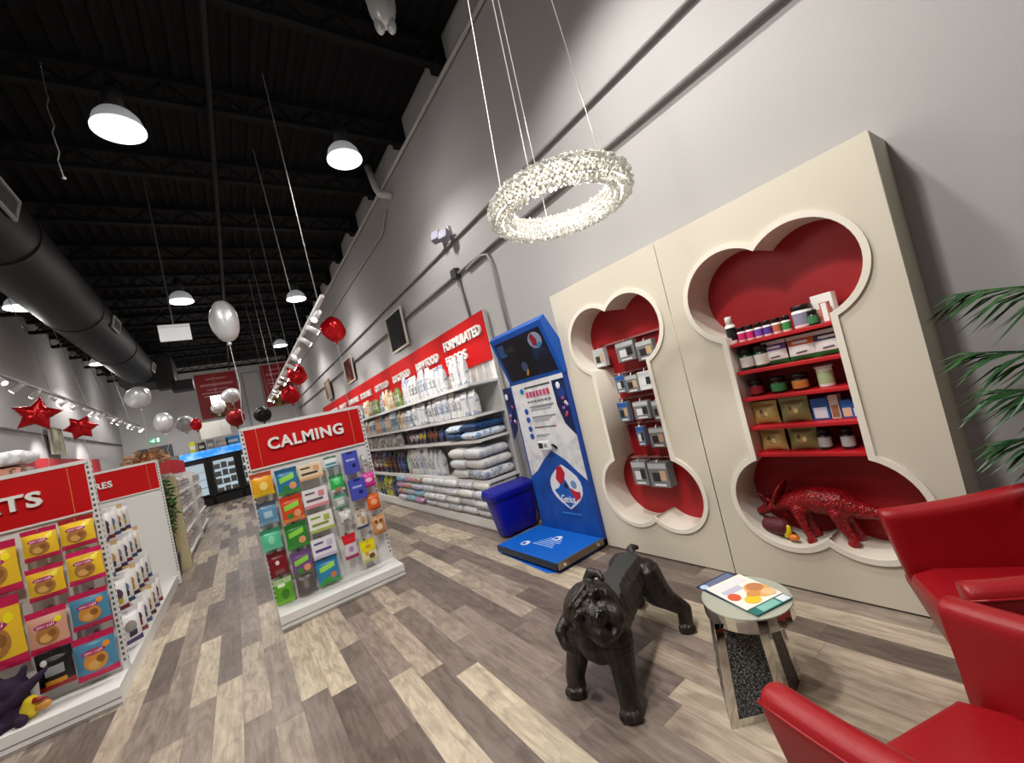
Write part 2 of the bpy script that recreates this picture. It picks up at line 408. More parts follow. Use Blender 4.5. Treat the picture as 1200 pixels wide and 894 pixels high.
# ------------------------------------------------------------------ goods helpers
def pillow(u, v, w, h, d, hdr=.16):
    """front surface of a hanging pouch facing -Y; u in -1..1, v in 0..1"""
    t = max(0, min(1, (v-.0)/(1-hdr)))
    bulge = (max(0, 1-abs(u)**2.6)) * (max(0, math.sin(PI*min(1, t)))**.55 if t < 1 else 0)
    pin = 1-.05*math.sin(PI*v)*1.0
    return V((u*w/2*pin, -(.004+d*bulge), (v-.5)*h))
_pm = {}
def pouch_mesh(w, h, d, bands, key):
    """bands: list of (v_top, material)"""
    k = (round(w, 3), round(h, 3), round(d, 3), key)
    if k in _pm: return _pm[k]
    mats = [q for _, q in bands]
    def mf(u, v):
        for i, (vt, _) in enumerate(bands):
            if v <= vt: return i
        return len(bands)-1
    b = MB(); nv = 20
    b.grid(lambda u, v: pillow(2*u-1, v, w, h, d), 12, nv, mf)
    b.grid(lambda u, v: (lambda p: V((p.x, -p.y*.35, p.z)))(pillow(2*u-1, v, w, h, d)), 12, nv, mf)
    me = b.mesh('pouch', mats); _pm[k] = me
    for p in me.polygons: p.use_smooth = True
    return me
def patch(w, h, d, cu, cv, ru, rv, m, parent, M, name='label', shape='ellipse', off=.0025):
    b = MB()
    if shape == 'ellipse':
        vs = []; fs = []; R, S = 5, 22
        for r in range(R+1):
            for s in range(S):
                a = 2*PI*s/S; vs.append(M @ (pillow(cu+ru*r/R*math.cos(a), cv+rv*r/R*math.sin(a), w, h, d) + V((0, -off, 0))))
        for r in range(R):
            for s in range(S):
                s2 = (s+1) % S; fs.append((r*S+s, r*S+s2, (r+1)*S+s2, (r+1)*S+s))
        b.add(vs, fs)
    else:
        sk = {'rect': 0, 'slant': .35}[shape]
        b.grid(lambda u, v: M @ (pillow(cu+ru*(2*u-1), cv+rv*(2*v-1)+sk*rv*(2*u-1)*1.6, w, h, d)+V((0, -off, 0))), 8, 6)
    return b.build(name, m, parent, True)

def pouch(pos, w, h, d, bands, key, label, cat, group, labels=(), rz=0, name='treat_pouch', tilt=0):
    me = pouch_mesh(w, h, d, bands, key)
    o = bpy.data.objects.new(name, me); C.objects.link(o); o.location = pos; o.rotation_euler = (tilt, 0, rz)
    tag(o, label, cat, group)
    for (cu, cv, ru, rv, m, shp, nm) in labels:
        bpy_o = patch(w, h, d, cu, cv, ru, rv, m, None, Matrix.Identity(4), nm, shp)
        bpy_o.parent = o
    return o
def carton(pos, w, h, d, m, label, cat, group, faces=(), rz=0, name='carton', bevel=.002):
    """box whose front faces -Y locally; pos = centre of front face; faces = (cx,cz,rw,rh,mat,name) on the front"""
    b = MB(); b.box(-w/2, w/2, 0, d, -h/2, h/2); o = b.build(name, m, bevel=bevel)
    o.location = pos; o.rotation_euler = (0, 0, rz); tag(o, label, cat, group)
    for cx, cz, rw, rh, mm, nm in faces:
        q = MB(); q.box(cx-rw, cx+rw, -.0018, 0, cz-rh, cz+rh); c = q.build(nm, mm); c.parent = o
    return o
def jar(pos, r, h, mb, ml, mlab, label, cat, group, name='jar', neck=.75, lidh=.25, n=16):
    t = thing(name, label, cat, pos, group)
    x, y, z = pos; zb = h*(1-lidh)
    b = MB(); b.lathe([(0, 0), (r*.95, 0), (r, .006), (r, zb*.93), (r*neck, zb), (0, zb)], pos, n); b.build('body', mb, t, True)
    b = MB(); b.lathe([(0, zb), (r*neck*1.18, zb), (r*neck*1.18, h-.004), (r*neck*1.1, h), (0, h)], pos, n); b.build('lid', ml, t, True)
    b = MB(); b.lathe([(r*1.012, zb*.18), (r*1.012, zb*.82)], pos, n); b.build('label_band', mlab, t, True)
    return t
P = lambda h, r=.32: mat(h, r)
FOIL = lambda h: mat(h, .25, .15)
RZX = -PI/2   # local -Y front turned to face -X

# ---- big bone niche goods
XS = 2.72
def on_shelf(i): return SZ[i]+.0005
G1 = 'goods on the red shelves of the bone niche'
z = on_shelf(0)
jar((XS+.02, 1.372, z), .03, .18, WHITE, WHITE, P('1c1c1e'), 'tall white bottle with black band at left end of top red shelf', 'bottle', G1, 'bottle', .6, .28)
cols = ['c9316e', 'c9316e', '7b4aa8', '5a3d92', 'b36a52', '3f8f4d']
for i in range(6):
    jar((XS+.02, 1.312-i*.052, z), .024, .095, WHITE, P('151517'), P(cols[i]), '%s small white jar with black lid from the left on top red shelf' % ordn(i+1), 'jar', G1, 'jar', .8, .28)
jar((XS+.03, .965, z), .05, .13, WHITE, P('151517'), P('8a8aa0'), 'larger white tub with black lid on the top red shelf', 'tub', G1, 'tub', .85, .2)
carton((XS+.05, .868, z+.08), .1, .16, .07, WHITE, 'white carton with pink panel standing tallest at right of top red shelf', 'carton', G1, [(0, -.03, .04, .03, P('c98a7a'), 'printed_panel')], RZX)
jar((XS-.01, .905, z), .026, .085, P('1a2420'), P('151517'), P('3f7d52'), 'small dark jar before the white carton on top red shelf', 'jar', G1)
carton((XS-.02, .842, z+.055), .04, .11, .035, P('b86a62'), 'slim pinkish carton at right end of the top red shelf', 'carton', G1, [(0, .0, .012, .05, WHITE, 'printed_panel')], RZX)
z = on_shelf(1)
for i, c in enumerate(('c07a35', 'b08a6a')):
    jar((XS+.02, 1.318-i*.09, z), .042, .135, P('123a24'), P('10151a'), P('e4e2dc'), ('left' if i == 0 else 'right') + ' dark green jar with white label beside the purple pouch', 'jar', G1, 'jar', .8, .25)
for yy, w, c, nm in ((1.152, .135, '6a3f97', 'purple'), (1.01, .14, 'cf5a22', 'orange'), (.878, .135, '27345f', 'navy')):
    pouch((XS+.03, yy, z+.0725), w, .145, .02, [(.22, P('1f6a34')), (.62, P('e9e9e9')), (.84, P(c)), (1, P('e4e3e0'))], 's2'+nm,
          'white pouch with %s band standing on the second red shelf' % nm, 'pouch', G1,
          [(0.05, .32, .42, .03, P('5d6468'), 'slant', 'printed_swoosh'), (0, .73, .6, .05, P('d9d4dc'), 'rect', 'printed_title')], RZX)
z = on_shelf(2)
for yy, c, nm in ((1.31, '8f2430', 'red'), (1.18, '3f8a55', 'green'), (1.062, 'c27a3a', 'orange')):
    jar((XS+.03, yy, z), .042, .098, P('14100f'), P('0e0e0f'), P(c), 'black tub with %s label on the third red shelf' % nm, 'tub', G1, 'tub', .9, .25)
jar((XS+.03, .932, z), .038, .122, WHITE, P('dfe0d8'), P('a9bd8e'), 'white can with pale green label on the third red shelf', 'can', G1, 'can', .98, .1)
z = on_shelf(3)
def kraft(yy, zz, w, h, hexc, label):
    pouch((XS+.03, yy, zz+h/2), w, h, .03, [(.85, mat(hexc, .35, .2)), (1, mat(hexc, .3, .3))], 'k'+hexc+label[:9], label, 'pouch', G1,
          [(0, .5, .42, .2, P('a48a58'), 'ellipse', 'printed_picture'), (-.18, .58, .14, .1, P('54432c'), 'ellipse', 'printed_picture'), (.2, .46, .15, .1, P('d8c58c'), 'ellipse', 'printed_picture')], RZX)
kraft(1.29, z, .15, .142, 'c2ad68', 'gold pouch at left of the fourth red shelf')
kraft(1.125, z, .16, .148, '8b8c5e', 'olive pouch beside the gold one on the fourth red shelf')
for yy, w, h, c, c2, nm in ((.995, .085, .125, '2c62b3', 'd8dfe8', 'large blue and white carton'), (.925, .045, .135, 'dcd3cb', '9a6a50', 'slim white and brown carton'), (.872, .05, .1, '2f6fc4', 'e3c0a0', 'blue carton with peach panel'), (.825, .045, .09, '2f6fc4', 'e8ece8', 'small blue and white carton')):
    carton((XS+.02, yy, z+h/2), w, h, .06, P(c), '%s at right of the fourth red shelf' % nm, 'carton', G1, [(0, -h*.18, w*.38, h*.25, P(c2), 'printed_panel')], RZX)
z = on_shelf(4)
kraft(1.285, z, .15, .142, 'c6b273', 'gold pouch at left of the lowest red shelf')
kraft(1.118, z, .155, .145, '8a8b5a', 'olive pouch beside the gold one on the lowest red shelf')
for yy, nm in ((1.015, 'left'), (.905, 'right')):
    jar((XS+.03, yy, z), .033, .115, P('2c2422'), P('16161a'), P('a7a9a8'), '%s brown supplement bottle with grey label on the lowest red shelf' % nm, 'bottle', G1, 'bottle', .7, .24)

# ---- small bone niche: hanging grey packages
G2 = 'grey packages hanging in the bone niche'
pk = [(2.56, 1.71, .13, .165, 'silver', 'first row, left'), (2.262, 1.705, .19, .165, '', ''), (2.07, 1.672, .16, .155, '', ''),
      (2.395, 1.445, .1, .15, 'blue', ''), (2.275, 1.43, .13, .145, '', ''), (2.137, 1.435, .13, .15, 'white', ''),
      (2.435, 1.205, .11, .17, 'blue', ''), (2.245, 1.2, .155, .15, '', ''), (2.095, 1.185, .08, .15, '', ''),
      (2.315, .985, .075, .165, 'blue', ''), (2.155, .965, .145, .16, '', ''),
      (2.42, .665, .155, .205, '', ''), (2.232, .655, .185, .205, '', '')]
pl = ['silver package hanging at left of the top rail', 'middle grey package with two dials on the top rail', 'pale grey package at right of the top rail',
      'blue topped package at left of the second rail', 'grey package with dog picture at middle of second rail', 'white package at right of the second rail',
      'blue and beige package at left of the third rail', 'grey package with white harness at middle of third rail', 'narrow pale package at right of the third rail',
      'slim blue and yellow package on the fourth rail', 'grey package with round white dial on the fourth rail',
      'left large grey box hanging in the bottom lobe', 'right large grey box with tan panel in the bottom lobe']
for i, (yy, zz, w, h, kd, _) in enumerate(pk):
    base = {'silver': 'b7b8ba', 'white': 'cfd0d4', 'blue': '6b7a90', '': '77797b'}[kd]
    fc = [(0, h*.36, w*.47, h*.1, P('b9bbbd' if kd != 'blue' else '2a5fae'), 'header_strip'), (-w*.12, -h*.08, w*.2, h*.18, P('d9d9d8' if i % 2 else '2d2d30'), 'printed_picture'),
          (w*.22, -h*.02, w*.16, h*.2, P('2a2b2d' if i % 2 else 'c5a583'), 'printed_picture'), (0, -h*.4, w*.3, h*.04, P('e0e0e0'), 'printed_strip')]
    o = carton((2.76, yy, zz), w, h, .05 if i < 11 else .09, P(base), pl[i], 'package', G2, fc, RZX, 'hanging_package')
    q = MB(); q.tube([(0, .0, h/2-.01), (0, .02, h/2+.02), (0, .12, h/2+.03)], .003, 5); c = q.build('hanging_hook', STEEL); c.parent = o

# ---- red dinosaur figure in the big niche
def remesh(name, mb, mats, voxel, smooth_it, origin, label, cat, parent=None, post=None):
    me = mb.mesh(name+'_raw', mats if isinstance(mats, list) else [mats])
    o = bpy.data.objects.new(name+'_raw', me); C.objects.link(o)
    r = o.modifiers.new('r', 'REMESH'); r.mode = 'VOXEL'; r.voxel_size = voxel; r.use_smooth_shade = True
    s = o.modifiers.new('s', 'SMOOTH'); s.factor = .5; s.iterations = smooth_it
    dg = bpy.context.evaluated_depsgraph_get()
    m2 = bpy.data.meshes.new_from_object(o.evaluated_get(dg)); bpy.data.objects.remove(o)
    m2.name = name
    m2.materials.clear()
    for q in (mats if isinstance(mats, list) else [mats]): m2.materials.append(q)
    for p in m2.polygons: p.use_smooth = True; p.material_index = 0
    if post: post(m2)
    o = link(name, m2, parent, origin=origin)
    if label: tag(o, label, cat)
    return o
def chain(mb, pts):
    """thick smooth limb: (x,y,z,r) list"""
    for a, b_ in zip(pts, pts[1:]):
        pa, pb = V(a[:3]), V(b_[:3]); n = max(2, int((pa-pb).length/(.4*min(a[3], b_[3]))))
        for i in range(n+1):
            t = i/n; r = a[3]+(b_[3]-a[3])*t; mb.ell(pa.lerp(pb, t), (r, r, r), 6)
dx = 2.775
b = MB()
# niche floor is the two lobes: lowest z at lobe centres .27; legs stand in the right part
chain(b, [(dx, 1.40, .475, .035), (dx, 1.33, .5, .05), (dx, 1.25, .515, .062), (dx, 1.14, .53, .083), (dx, 1.04, .52, .082), (dx, .95, .49, .055), (dx, .87, .475, .035), (dx-.01, .78, .465, .022), (dx-.01, .7, .47, .012)])
chain(b, [(dx, 1.42, .47, .04), (dx, 1.47, .435, .028), (dx, 1.505, .43, .015)])
for s in (-1, 1):
    chain(b, [(dx+s*.045, 1.24, .47, .042), (dx+s*.05, 1.225, .38, .026), (dx+s*.05, 1.2, .30, .022), (dx+s*.05, 1.205, .285, .028)])
    chain(b, [(dx+s*.045, 1.04, .47, .045), (dx+s*.05, 1.02, .39, .03), (dx+s*.05, .985, .32, .023), (dx+s*.05, 1.0, .296, .028)])
chain(b, [(dx, 1.41, .5, .012), (dx, 1.47, .53, .005)])
dino = remesh('dinosaur_toy', b, mat('9c0d16', .32, bump=('voronoi', 85, .45), var=('5a060c', 70, .4, .65)), .007, 3, (dx, 1.15, .28), 'red scaly horned dinosaur toy standing in the lower bone niche', 'toy')
b = MB(); M = Matrix.Rotation(.5, 4, 'X')
b.ell((dx, 1.345, .565), (.09, .016, .085), 10, 0, M); b.build('neck_frill', mat('7d0b12', .4, bump=('voronoi', 60, .5)), dino, True)
for s in (-1, 1):
    b = MB(); b.tube([(dx+s*.03, 1.42, .5), (dx+s*.035, 1.44, .545), (dx+s*.035, 1.475, .57)], [.011, .008, .002], 8); b.build('horn', mat('5e0a10', .4), dino, True)
    b = MB(); b.ell((dx+s*.034, 1.425, .485), (.007, .008, .008), 6); b.build('eye', BLACK, dino, True)
duck = thing('toy_duck', 'small yellow and orange toy lying under the red dinosaur', 'toy', (2.72, 1.31, .29))
b = MB(); b.ell((2.71, 1.325, .335), (.016, .024, .045), 8, 0, Matrix.Rotation(.3, 4, 'X')); b.build('body', P('d8c61e'), duck, True)
b = MB(); b.ell((2.70, 1.29, .305), (.02, .03, .02), 8); b.build('feet', P('d8741c'), duck, True)
b = MB(); chain(b, [(2.73, 1.43, .36, .05), (2.73, 1.36, .355, .055)])
remesh('plush_toy', b, mat('571a24', .6, bump=('noise', 80, .3)), .01, 2, (2.73, 1.4, .31), 'dark maroon rounded plush lying under the dinosaur head', 'toy')

# ------------------------------------------------------------------ blue weigh station
ks = thing('weigh_station', 'tall blue and white pet weigh station with printed back panel and platform', 'weigh station', (2.5, 3.3, 0))
KX = 2.6; y0, y1 = 2.9, 3.78
wood = mat('d3d4d6', .5, var=('b4b6ba', 9, .45, .7))
b = MB(); b.box(KX, KX+.05, y0, y1, .08, 1.7); b.build('back_panel', wood, ks)
# blue pointed lower field
pts = [(y0, .09), (y0, .63), (y0+.12, .72), (y0+.25, .83), (3.34, .93), (y1-.28, .83), (y1-.14, .72), (y1, .65), (y1, .09)]
b = MB(); b.prism(pts, lambda a, c, d: V((d, a, c)), KX-.004, KX); b.build('printed_field', mat('0c4a9e', .4, var=('083a84', 5, .4, .7)), ks)
for ya_ in (y0-.012, y1):
    b = MB(); b.box(KX-.006, KX+.052, ya_, ya_+.012, .08, 1.7); b.build('edge_trim', mat('123f95', .35), ks)
def leafpanel(yo, yi, z0, z1, x, nm, m):
    # curved printed strip with pointed outer foot
    pts = [(yo, z1), (yi, z1), (yi+(yo-yi)*.05, z1-.25), (yi+(yo-yi)*.35, z0+.12), (yo, z0)]
    b = MB(); b.prism(pts, lambda a, c, d: V((d, a, c)), x-.005, x); return b.build(nm, m, ks)
kib = mat('0d1a45', .4, var=('123a86', 6, .5, .7))
r = leafpanel(y0+.002, 3.085, 1.07, 1.62, KX, 'printed_strip', kib)
w = leafpanel(3.97, 3.785, 1.06, 1.66, KX+.01, 'side_wing', kib)
for par, yc_, zc_ in ((r, 2.98, 1.36), (w, 3.89, 1.36)):
    for k in range(7):
        yy, zz = yc_+random.uniform(-.06, .06), zc_+random.uniform(-.11, .11)
        b = MB(); b.ell((KX-.008, yy, zz), (.006, .022, .017), 6, 0, Matrix.Rotation(random.random()*3, 4, 'X')); b.build('printed_kibble', P(['a3496a', 'c9b7c6', '7d5aa0', 'b02c3c'][k % 4]), par, True)
    b = MB(); b.ell((KX-.008, yc_+.02, zc_+.2), (.005, .03, .035), 8); b.build('printed_emblem', P('cfd8ea'), par, True)
pl_ = lambda a, c, d: V((d, a, c))
# text blocks on the white field
b = MB(); b.box(KX-.004, KX, 3.12, 3.55, 1.6, 1.615); b.build('printed_rule', DGREY, ks)
for r_ in range(2):
    for k in range(7):
        b = MB(); yy = 3.52-k*.058; zz = 1.53-r_*.075
        b.box(KX-.004, KX, yy-.02, yy+.02, zz-.03+.02*r_, zz+.03-.02*r_); b.build('printed_icon', P(['c0485c', 'a84a78', 'b8374a', '8d4a86'][k % 4] if r_ == 0 else '6a6e78'), ks)
for zz, c in ((1.58, '0f6fae'), (1.36, '2347a6'), (1.27, '2347a6'), (1.17, '2347a6'), (1.09, '2347a6')):
    b = MB(); b.cyl((KX-.005, 3.60, zz), (KX, 3.60, zz), .031, n=18); b.build('printed_dot', P(c), ks)
for zz, y_a, y_b, c in ((1.40, 3.52, 3.13, '70757f'), (1.385, 3.5, 3.16, '9a9ea6'), (1.365, 3.52, 3.18, '9a9ea6'), (1.29, 3.52, 3.14, '70757f'), (1.27, 3.52, 3.2, '9a9ea6'), (1.25, 3.52, 3.25, '9a9ea6'), (1.18, 3.52, 3.36, '7a3040'), (1.18, 3.355, 3.25, '3c8a4a'), (1.18, 3.245, 3.17, '8a3a5a'), (1.1, 3.52, 3.3, '9a9ea6'), (1.085, 3.52, 3.35, '9a9ea6')):
    b = MB(); b.box(KX-.0035, KX, y_b, y_a, zz-.006, zz+.006); b.build('printed_line', P(c), ks)
# drop-shaped emblem
def drop(yc, zc, w, h, n=24, sq=1.0):
    o = []
    for i in range(n):
        a = 2*PI*i/n; s_ = math.sin(a); c_ = math.cos(a)
        o.append((yc+w*c_*(1-abs(s_)**3*.75), zc+h*s_))
    return o
em = MB(); em.prism(drop(3.235, .56, .235, .225), pl_, KX-.008, KX-.004); em = em.build('printed_emblem', P('d9dce2'), ks)
b = MB(); b.prism([(3.31, .76), (3.24, .775), (3.20, .70), (3.24, .62), (3.31, .58), (3.36, .64)], pl_, KX-.0105, KX-.008); b.build('printed_shape', P('b3182f'), em)
b = MB(); b.prism([(3.25, .66), (3.21, .62), (3.16, .52), (3.10, .44), (3.235, .35), (3.36, .45), (3.42, .52), (3.34, .55)], pl_, KX-.0103, KX-.008); b.build('printed_shape', P('0f56ad'), em)
b = MB(); b.prism([(3.19, .56), (3.10, .52), (3.04, .52), (3.05, .46), (3.12, .43), (3.16, .5)], pl_, KX-.0107, KX-.008); b.build('printed_shape', P('b3182f'), em)
b = MB(); b.cyl((KX-.0115, 3.225, .575), (KX-.008, 3.225, .575), .03, n=16); b.build('printed_shape', P('14202e'), em)
b = MB(); b.cyl((KX-.0105, 3.11, .59), (KX-.008, 3.11, .59), .04, n=16); b.build('printed_shape', P('6d8fbf'), em)
text('Genius', .2, .075, WHITE, em, (KX-.012, 3.235, .44), FACE_X, .001, .01)
b = MB(); b.box(KX-.006, KX-.004, 3.1, 3.38, .285, .295); b.build('printed_line', P('3c86c4'), ks)
# read-out device on a black arm
dv = MB(); dv.box(KX-.09, KX-.05, 3.25, 3.42, .955, 1.045); dv = dv.build('readout', P('d9dadb'), ks, bevel=.006)
b = MB(); b.box(KX-.0915, KX-.09, 3.34, 3.41, .975, 1.03); b.build('screen', P('23282c'), dv)
b = MB(); b.box(KX-.0915, KX-.09, 3.27, 3.325, .985, 1.02); b.build('button', P('8a8e90'), dv)
b = MB(); b.tube([(KX-.06, 3.3, 1.0), (KX-.03, 3.25, .99), (KX, 3.24, .95)], .014, 6); b.build('bracket', BLACK, ks, True)
# header box leaning forward with a dark picture
prof = [(2.455, 2.19), (2.515, 2.235), (2.645, 1.99), (2.645, 1.66), (2.6, 1.665)]
hb = MB(); hb.prism(prof, lambda a, c, d: V((a, d, c)), 2.875, 3.785); hb = hb.build('header_box', mat('0b50ad', .35), ks, bevel=.004)
A, B_ = V((2.6, 0, 1.665)), V((2.455, 0, 2.19)); nrm = V((-(B_-A).z, 0, (B_-A).x)).normalized()
def hp(a, c, d): p = A+(B_-A)*c + nrm*d; return V((p.x, a, p.z))
def hbox(ya, yb, c0, c1, d0, d1, nm, m, par=hb):
    b = MB(); b.prism([(ya, c0), (yb, c0), (yb, c1), (ya, c1)], hp, d0, d1); return b.build(nm, m, par)
hbox(2.93, 3.73, .08, .9, .0, .003, 'printed_picture', mat('0a1226', .35, var=('14305a', 7, .5, .75)))
hbox(3.2, 3.66, .1, .84, .003, .005, 'printed_picture', mat('070a14', .35, var=('2a1f3c', 9, .55, .75)))
hbox(3.43, 3.6, .66, .76, .005, .0065, 'printed_panel', mat('20242e', .4))
b = MB(); vs = []
b.prism([(3.06+.1*math.cos(t*PI/10)*1, .7+.15*math.sin(t*PI/10)) for t in range(20)], hp, .003, .006); b.build('printed_emblem', P('8894ac'), hb)
b = MB(); b.prism([(3.12, .79), (3.07, .84), (3.03, .7), (3.06, .6), (3.11, .62)], hp, .006, .008); b.build('printed_shape', P('8c1c34'), hb)
b = MB(); b.prism([(3.05, .62), (3.0, .66), (2.98, .6), (3.02, .57), (3.1, .58)], hp, .006, .008); b.build('printed_shape', P('2a7fc0'), hb)
b = MB(); b.prism([(3.38+.05*math.cos(t*PI/8), .3+.1*math.sin(t*PI/8)) for t in range(16)], hp, .005, .007); b.build('printed_shape', P('3c4c6c'), hb)
b = MB(); b.prism([(3.38, .12), (3.34, .22), (3.36, .24), (3.41, .14)], hp, .0055, .008); b.build('printed_shape', P('c08a3a'), hb)
hbox(3.58, 3.7, .6, .84, .005, .0065, 'printed_panel', P('2d4f86'))
# platform
pf = MB(); pf.box(2.04, 2.6, 2.9, 3.86, .045, .095); pf = pf.build('platform', mat('0d5ab8', .35), ks, bevel=.004)
b = MB(); b.box(2.035, 2.6, 2.885, 2.9, .035, .095); b.build('steel_edge', mat('8c7c6c', .3, .8), pf, bevel=.003)
b = MB(); b.box(2.025, 2.04, 2.9, 3.86, .035, .09); b.build('steel_edge', mat('2a3648', .35, .5), pf, bevel=.003)
for xx in (2.1, 2.52):
    b = MB(); b.cyl((xx, 2.872, .066), (xx, 2.886, .066), .013, n=10); b.build('bolt', mat('e4e2dc', .25, .8), pf)
for yy, xx in ((3.58, 2.2), (3.33, 2.42)):
    b = MB(); b.cyl((xx, yy, .095), (xx, yy, .0965), .05, n=20); b.build('printed_emblem', P('cfd8ea'), pf)
    b = MB(); b.cyl((xx-.01, yy+.01, .0965), (xx-.01, yy+.01, .0975), .025, n=16); b.build('printed_shape', P('284a9a'), pf)
for k in range(6):
    xx = 2.24+k*.032; b = MB(); b.box(xx-.004, xx+.004, 3.2+.02*(k % 3), 3.5-.015*k, .095, .0962); b.build('printed_line', P('b9d0ee'), pf)
for k in range(4):
    b = MB(); xx, yy = ((2.1, 2.97), (2.52, 2.97), (2.1, 3.78), (2.52, 3.78))[k]; b.cyl((xx, yy, .006), (xx, yy, .05), .03, n=10); b.build('foot', BLACK, ks)
b = MB(); b.prism([(2.0, 3.02), (2.06, 2.93), (2.6, 2.93), (2.6, 3.98), (2.16, 3.98), (2.06, 3.93)], lambda a, c, d: V((a, c, d)), 0, .006)
tag(b.build('floor_mat', mat('0a62d0', .5), origin=(2.3, 3.45, 0)), 'bright blue mat under the weigh station platform', 'mat')

# ------------------------------------------------------------------ blue storage bin
bn = thing('storage_bin', 'dark blue flip-lid storage bin beside the weigh station', 'bin', (2.53, 4.215, 0))
cxb, cyb = 2.54, 4.215
def rr(cx, cy, hx, hy, z, r=.05, n=4):
    o = []
    for sx, sy, a0 in ((1, 1, 0), (-1, 1, 90), (-1, -1, 180), (1, -1, 270)):
        for i in range(n+1):
            a = math.radians(a0+90*i/n); o.append(V((cx+sx*(hx-r)+r*math.cos(a), cy+sy*(hy-r)+r*math.sin(a), z)))
    return o
b = MB(); b.loft([rr(cxb, cyb, .235, .095, .03), rr(cxb, cyb, .285, .125, .4), rr(cxb, cyb, .29, .128, .47)]); b.build('body', BIN, bn, True, .004)
b = MB(); b.loft([rr(cxb, cyb, .32, .148, .45), rr(cxb, cyb, .33, .153, .52)]); b.build('rim', mat('0a1083', .35), bn, True, .006)
b = MB(); b.hexa([V((cxb-.31, cyb-.135, .521)), V((cxb+.31, cyb-.135, .521)), V((cxb+.31, cyb+.135, .521)), V((cxb-.31, cyb+.135, .521))], [V((cxb-.29, cyb-.11, .53)), V((cxb+.29, cyb-.11, .53)), V((cxb+.3, cyb+.13, .565)), V((cxb-.3, cyb+.13, .565))])
b.build('lid', mat('08108c', .3), bn, bevel=.008)
for sx in (-1, 1):
    b = MB(); b.cyl((cxb+sx*.15, cyb-.09, .022), (cxb+sx*.15, cyb-.065, .022), .022, n=10); b.build('caster', BLACK, bn)
    b = MB(); b.cyl((cxb+sx*.15, cyb+.065, .022), (cxb+sx*.15, cyb+.09, .022), .022, n=10); b.build('caster', BLACK, bn)

# ------------------------------------------------------------------ wall shelving of food bags
BAYW = 1.3; YS = 4.38; NB = 9; XF = 2.4
LV = [1.83, 1.44, 1.14, .63]      # shelf tops
def bay_parts(t, yy):
    b = MB(); b.box(2.86, 2.9, yy+.004, yy+BAYW-.004, .05, 2.72); b.build('back_panel', mat('d4d3d1', .5), t)
    for z in LV:
        b = MB(); b.box(XF+.01, 2.86, yy+.006, yy+BAYW-.006, z-.03, z); b.box(XF, XF+.012, yy+.006, yy+BAYW-.006, z-.038, z+.004); b.build('shelf', METALW, t)
    b = MB(); b.box(XF-.01, 2.86, yy+.004, yy+BAYW-.004, .03, .15); b.box(XF+.01, 2.86, yy+.004, yy+BAYW-.004, 0, .03); b.build('base_deck', METALW, t)
    for q in (yy+.004, yy+BAYW-.034):
        b = MB(); b.box(2.845, 2.905, q, q+.03, 0, 2.72); b.build('upright', METALW, t)
t0 = thing('wall_shelving_bay', 'nearest wall shelving bay, under the FORMULATED FOODS sign', 'shelving', (2.65, YS+BAYW/2, 0), 'wall shelving bays')
bay_parts(t0, YS)
bays = [t0]
for k in range(1, NB):
    bays.append(dup(t0, (0, BAYW*k, 0), '%s wall shelving bay counted from the weigh station' % ordn(k+1), 'wall shelving bays'))
for k, (a, c) in enumerate((('FORMULATED', 'FOODS'), ('RAW FOOD', ''), ('DOG FOOD', ''), ('CAT FOOD', ''), ('KIBBLE', ''), ('GRAIN FREE', ''), ('PUPPY', ''), ('SENIOR', ''), ('KITTEN', ''))):
    yy = YS+BAYW*k
    s = MB(); s.box(2.835, 2.845, yy+.004, yy+BAYW-.004, 2.08, 2.72)
    s = s.build('header_sign', REDSIGN, bays[k])
    text(a, BAYW*(.86 if len(a) > 8 else .72), .14, mat('e7e5e2', .35), s, (2.815, yy+BAYW/2, 2.5 if c else 2.42), FACE_X, .016, .025)
    if c: text(c, BAYW*.5, .14, mat('e7e5e2', .35), s, (2.815, yy+BAYW/2+.25, 2.28), FACE_X, .016, .025)

